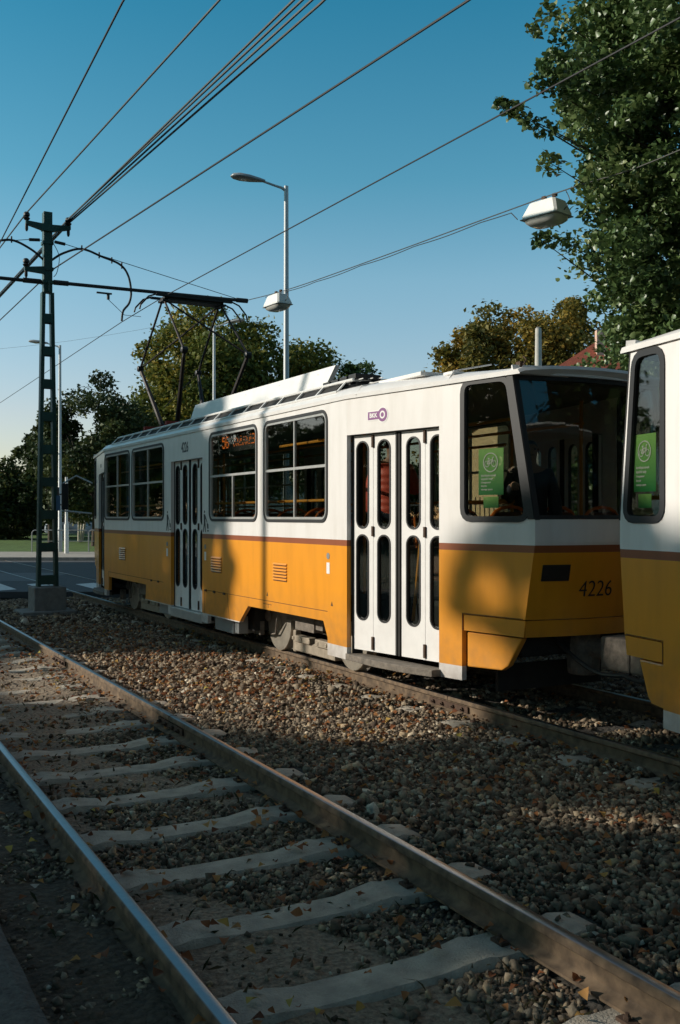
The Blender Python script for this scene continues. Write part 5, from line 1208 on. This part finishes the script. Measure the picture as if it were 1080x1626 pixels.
# taller unseen trees across the street, placed to block horizon glow in the glass
for i in range(14):
    yy = -45+15.5*i
    tree('street_tree', 'big dark tree far across the street, %s from the near end' % ('first second third fourth fifth sixth seventh eighth ninth tenth eleventh twelfth thirteenth fourteenth'.split()[i]), (-62+rnd.uniform(-2, 2), yy, -.2), 14, 8.6, 7.4, 6.6, 70, 130, .75, 'gold', .4, 5, .34, 60+i, 'tree', 'trees across the street')
for i, (x_, y_) in enumerate(((-6, 102), (-19, 100), (-31, 96), (-43, 92), (-56, 98))):
    tree('street_tree', 'dark tree far up the street beyond the crossing, %s from the track side' % ('first second third fourth fifth'.split()[i]), (x_, y_, -.2), 14, 7.8, 7.6, 7.0, 70, 130, .7, 'green', .4, 5, .34, 90+i, 'tree', 'trees up the street')
for i, (x_, y_) in enumerate(((15.5, -1), (16, -9), (15, -17), (15.5, -26), (14, -36), (20, -4), (22, -13), (12.5, -48), (4, -55), (-6, -50))):  # unseen trees added to darken the windscreen reflection and the ambient light
    tree('street_tree', 'unseen green tree added to darken the windscreen reflection, %s of the group' % ('first second third fourth fifth sixth seventh eighth ninth tenth'.split()[i]), (x_, y_, -.2), 13, 5.2, 7.4, 6.4, 70, 150, .42, 'green', .35, 6, .34, 100+i, 'tree', 'unseen trees added for darker reflections')
for (x_, y_, lb) in ((-6, -3.5, 'unseen tall tree added for shade left of and behind the viewer'), (2.5, -8.5, 'unseen tall tree added for shade behind the viewer'), (-8.5, 4.5, 'unseen tall tree added for shade over the street side')):  # unseen canopies added overhead to darken the foreground
    tree('tree', lb, (x_, y_, -.2), 15, 6.0, 12.3, 3.0, 120, 170, .36, 'green', .3, 10, .30, 200+int(x_*3), 'tree')
# ================================================================== PASSENGERS
def skinned(name, V, E_, Rr, m, parent, sub=2):
    me = bpy.data.meshes.new('s'); me.from_pydata(V, E_, []); o = bpy.data.objects.new('s', me); C.objects.link(o)
    sk = o.modifiers.new('skin', 'SKIN'); sk.use_smooth_shade = True
    for i, r in enumerate(Rr): me.skin_vertices[0].data[i].radius = r if isinstance(r, tuple) else (r, r)
    me.skin_vertices[0].data[0].use_root = True
    ss = o.modifiers.new('sub', 'SUBSURF'); ss.levels = sub; ss.render_levels = sub
    dg = bpy.context.evaluated_depsgraph_get(); m2 = bpy.data.meshes.new_from_object(o.evaluated_get(dg)); bpy.data.objects.remove(o)
    m2.materials.clear(); m2.materials.append(m); m2.name = name; q = bpy.data.objects.new(name, m2); C.objects.link(q); q.parent = parent; return q
M['skin'] = mat('skin', (.42, .24, .17), .55, 0, .08); M['hair'] = mat('dark hair', (.02, .014, .01), .6, 0, .3)
def person(label, loc, rz, s, jacket, trousers, puffer=False, cap=None, arm='hold'):
    T = thing('person', label, 'person', loc, rz); K = lambda *p: tuple(s*c for c in p)
    # facing +y; one continuous body
    V = [K(0, 0, .95), K(0, 0, 1.12), K(0, .01, 1.28), K(0, 0, 1.42), K(0, 0, 1.50), K(0, .015, 1.57), K(0, .02, 1.66), K(0, .01, 1.73)]
    E_ = [(0, 1), (1, 2), (2, 3), (3, 4), (4, 5), (5, 6), (6, 7)]; Rr = [(.16, .11), (.14, .10), (.17, .11), (.15, .09), (.055, .055), (.07, .085), (.08, .10), (.06, .075)]
    def ch(start, pts, rs):
        a = start
        for p, r in zip(pts, rs): V.append(K(*p)); Rr.append(r); E_.append((a, len(V)-1)); a = len(V)-1
        return a
    for k in (-1, 1):
        ch(0, [(k*.10, 0, .86), (k*.11, .01, .50), (k*.11, -.01, .10), (k*.11, .13, .035)], [.085, .06, .042, .035])
        hand = (k*.22, .28, 1.30) if (arm == 'hold' and k > 0) else (k*.26, .08, .82)
        elb = (k*.25, .02, 1.12)
        w_ = ch(3, [(k*.17, 0, 1.41), elb, hand], [.055, .042, .028])
        hx, hy, hz = hand
        pl = ch(w_, [(hx, hy+.05, hz-.03)], [.034])
        for f_ in range(4): ch(pl, [(hx+(f_-1.5)*.02, hy+.10, hz-.05), (hx+(f_-1.5)*.021, hy+.12+.004*f_, hz-.085)], [.0095, .008])
        ch(w_, [(hx-k*.045, hy+.04, hz-.02), (hx-k*.055, hy+.07, hz-.035)], [.011, .009])
    skinned('body', V, E_, [tuple(s*c for c in (r if isinstance(r, tuple) else (r, r))) for r in Rr], M['skin'], T)
    b = MB(); n = 12                                   # face: nose, eyes, mouth, ears
    b.add([K(0, .115, 1.665), K(-.016, .105, 1.625), K(.016, .105, 1.625), K(0, .135, 1.632)], [(0, 1, 3), (0, 3, 2), (1, 2, 3)]); b.build('nose', M['skin'], T)
    b = MB()
    for k in (-1, 1): b.lathe([(.002, .0), (.010, .002), (.002, .004)], K(k*.032, .104, 1.665), 'y', 8)
    b.box(K(-.025, .100, 1.598), K(.025, .104, 1.605)); b.build('eyes_and_mouth', M['ink'], T)
    b = MB()
    for k in (-1, 1): b.lathe([(.004, -.012), (.028, 0), (.004, .012)], K(k*.082, .01, 1.65), 'x', 10)
    b.build('ears', M['skin'], T)
    V = [K(0, -.035, 1.60), K(0, -.03, 1.70), K(0, .0, 1.765)]; skinned('hair' if not cap else 'cap', V, [(0, 1), (1, 2)], [(.07*s, .06*s), (.088*s, .082*s), (.062*s, .065*s)], cap or M['hair'], T)
    # jacket with quilted rolls
    V = []; Rr = []; E_ = []; zt = 1.47; k = 0; n = 17 if puffer else 6
    for i in range(n):
        z = .84+(zt-.84)*i/(n-1); w_ = .20-.02*abs(z-1.25)+(-.06 if i == n-1 else 0); d_ = .15+(-.05 if i == n-1 else 0)
        if puffer: q = .022 if i % 2 == 0 else 0; w_ += q; d_ += q
        V.append(K(0, -.01, z)); Rr.append((w_*s, d_*s)); E_ += [(i-1, i)] if i else []
    top = n-2
    for kk in (-1, 1):
        a = top; pts = [(kk*.20, 0, 1.40), (kk*.235, .01, 1.26), (kk*.255, .02, 1.12)]+([(kk*.24, .15, 1.20), (kk*.22, .25, 1.28)] if (arm == 'hold' and kk > 0) else [(kk*.265, .05, .98), (kk*.26, .07, .87)])
        for p in pts: V.append(K(*p)); Rr.append((.075*s, .075*s)); E_.append((a, len(V)-1)); a = len(V)-1
    skinned('jacket', V, E_, Rr, jacket, T)
    V = [K(0, 0, .93), K(-.10, 0, .84), K(-.115, .01, .50), K(-.115, 0, .11), K(.10, 0, .84), K(.115, .01, .50), K(.115, 0, .11)]
    skinned('trousers', V, [(0, 1), (1, 2), (2, 3), (0, 4), (4, 5), (5, 6)], [(.17*s, .13*s), (.10*s,)*2, (.078*s,)*2, (.07*s,)*2, (.10*s,)*2, (.078*s,)*2, (.07*s,)*2], trousers, T)
    b = MB()
    for kk in (-1, 1): b.box(K(kk*.115-.05, -.07, 0), K(kk*.115+.05, .20, .09))
    b.build('shoes', M['black'], T, bevel=.02)
    return T
mred = mat('red puffer jacket', (.85, .13, .08), .5, 0, .08); mnavy = mat('dark coat', (.03, .035, .05), .8, 0, .2); mjean = mat('dark trousers', (.03, .04, .07), .8, 0, .2); mcap = mat('grey blue cap', (.07, .10, .15), .8)
person('standing passenger in a red quilted jacket behind the door glass', (5.74, 9.44, .905), radians(-40), .97, mred, mjean, True)
person('passenger in a dark coat and grey cap behind the rear windscreen', (5.90, 7.25, .905), radians(150), .86, mnavy, mjean, False, mcap)
# blue scarf for the capped passenger
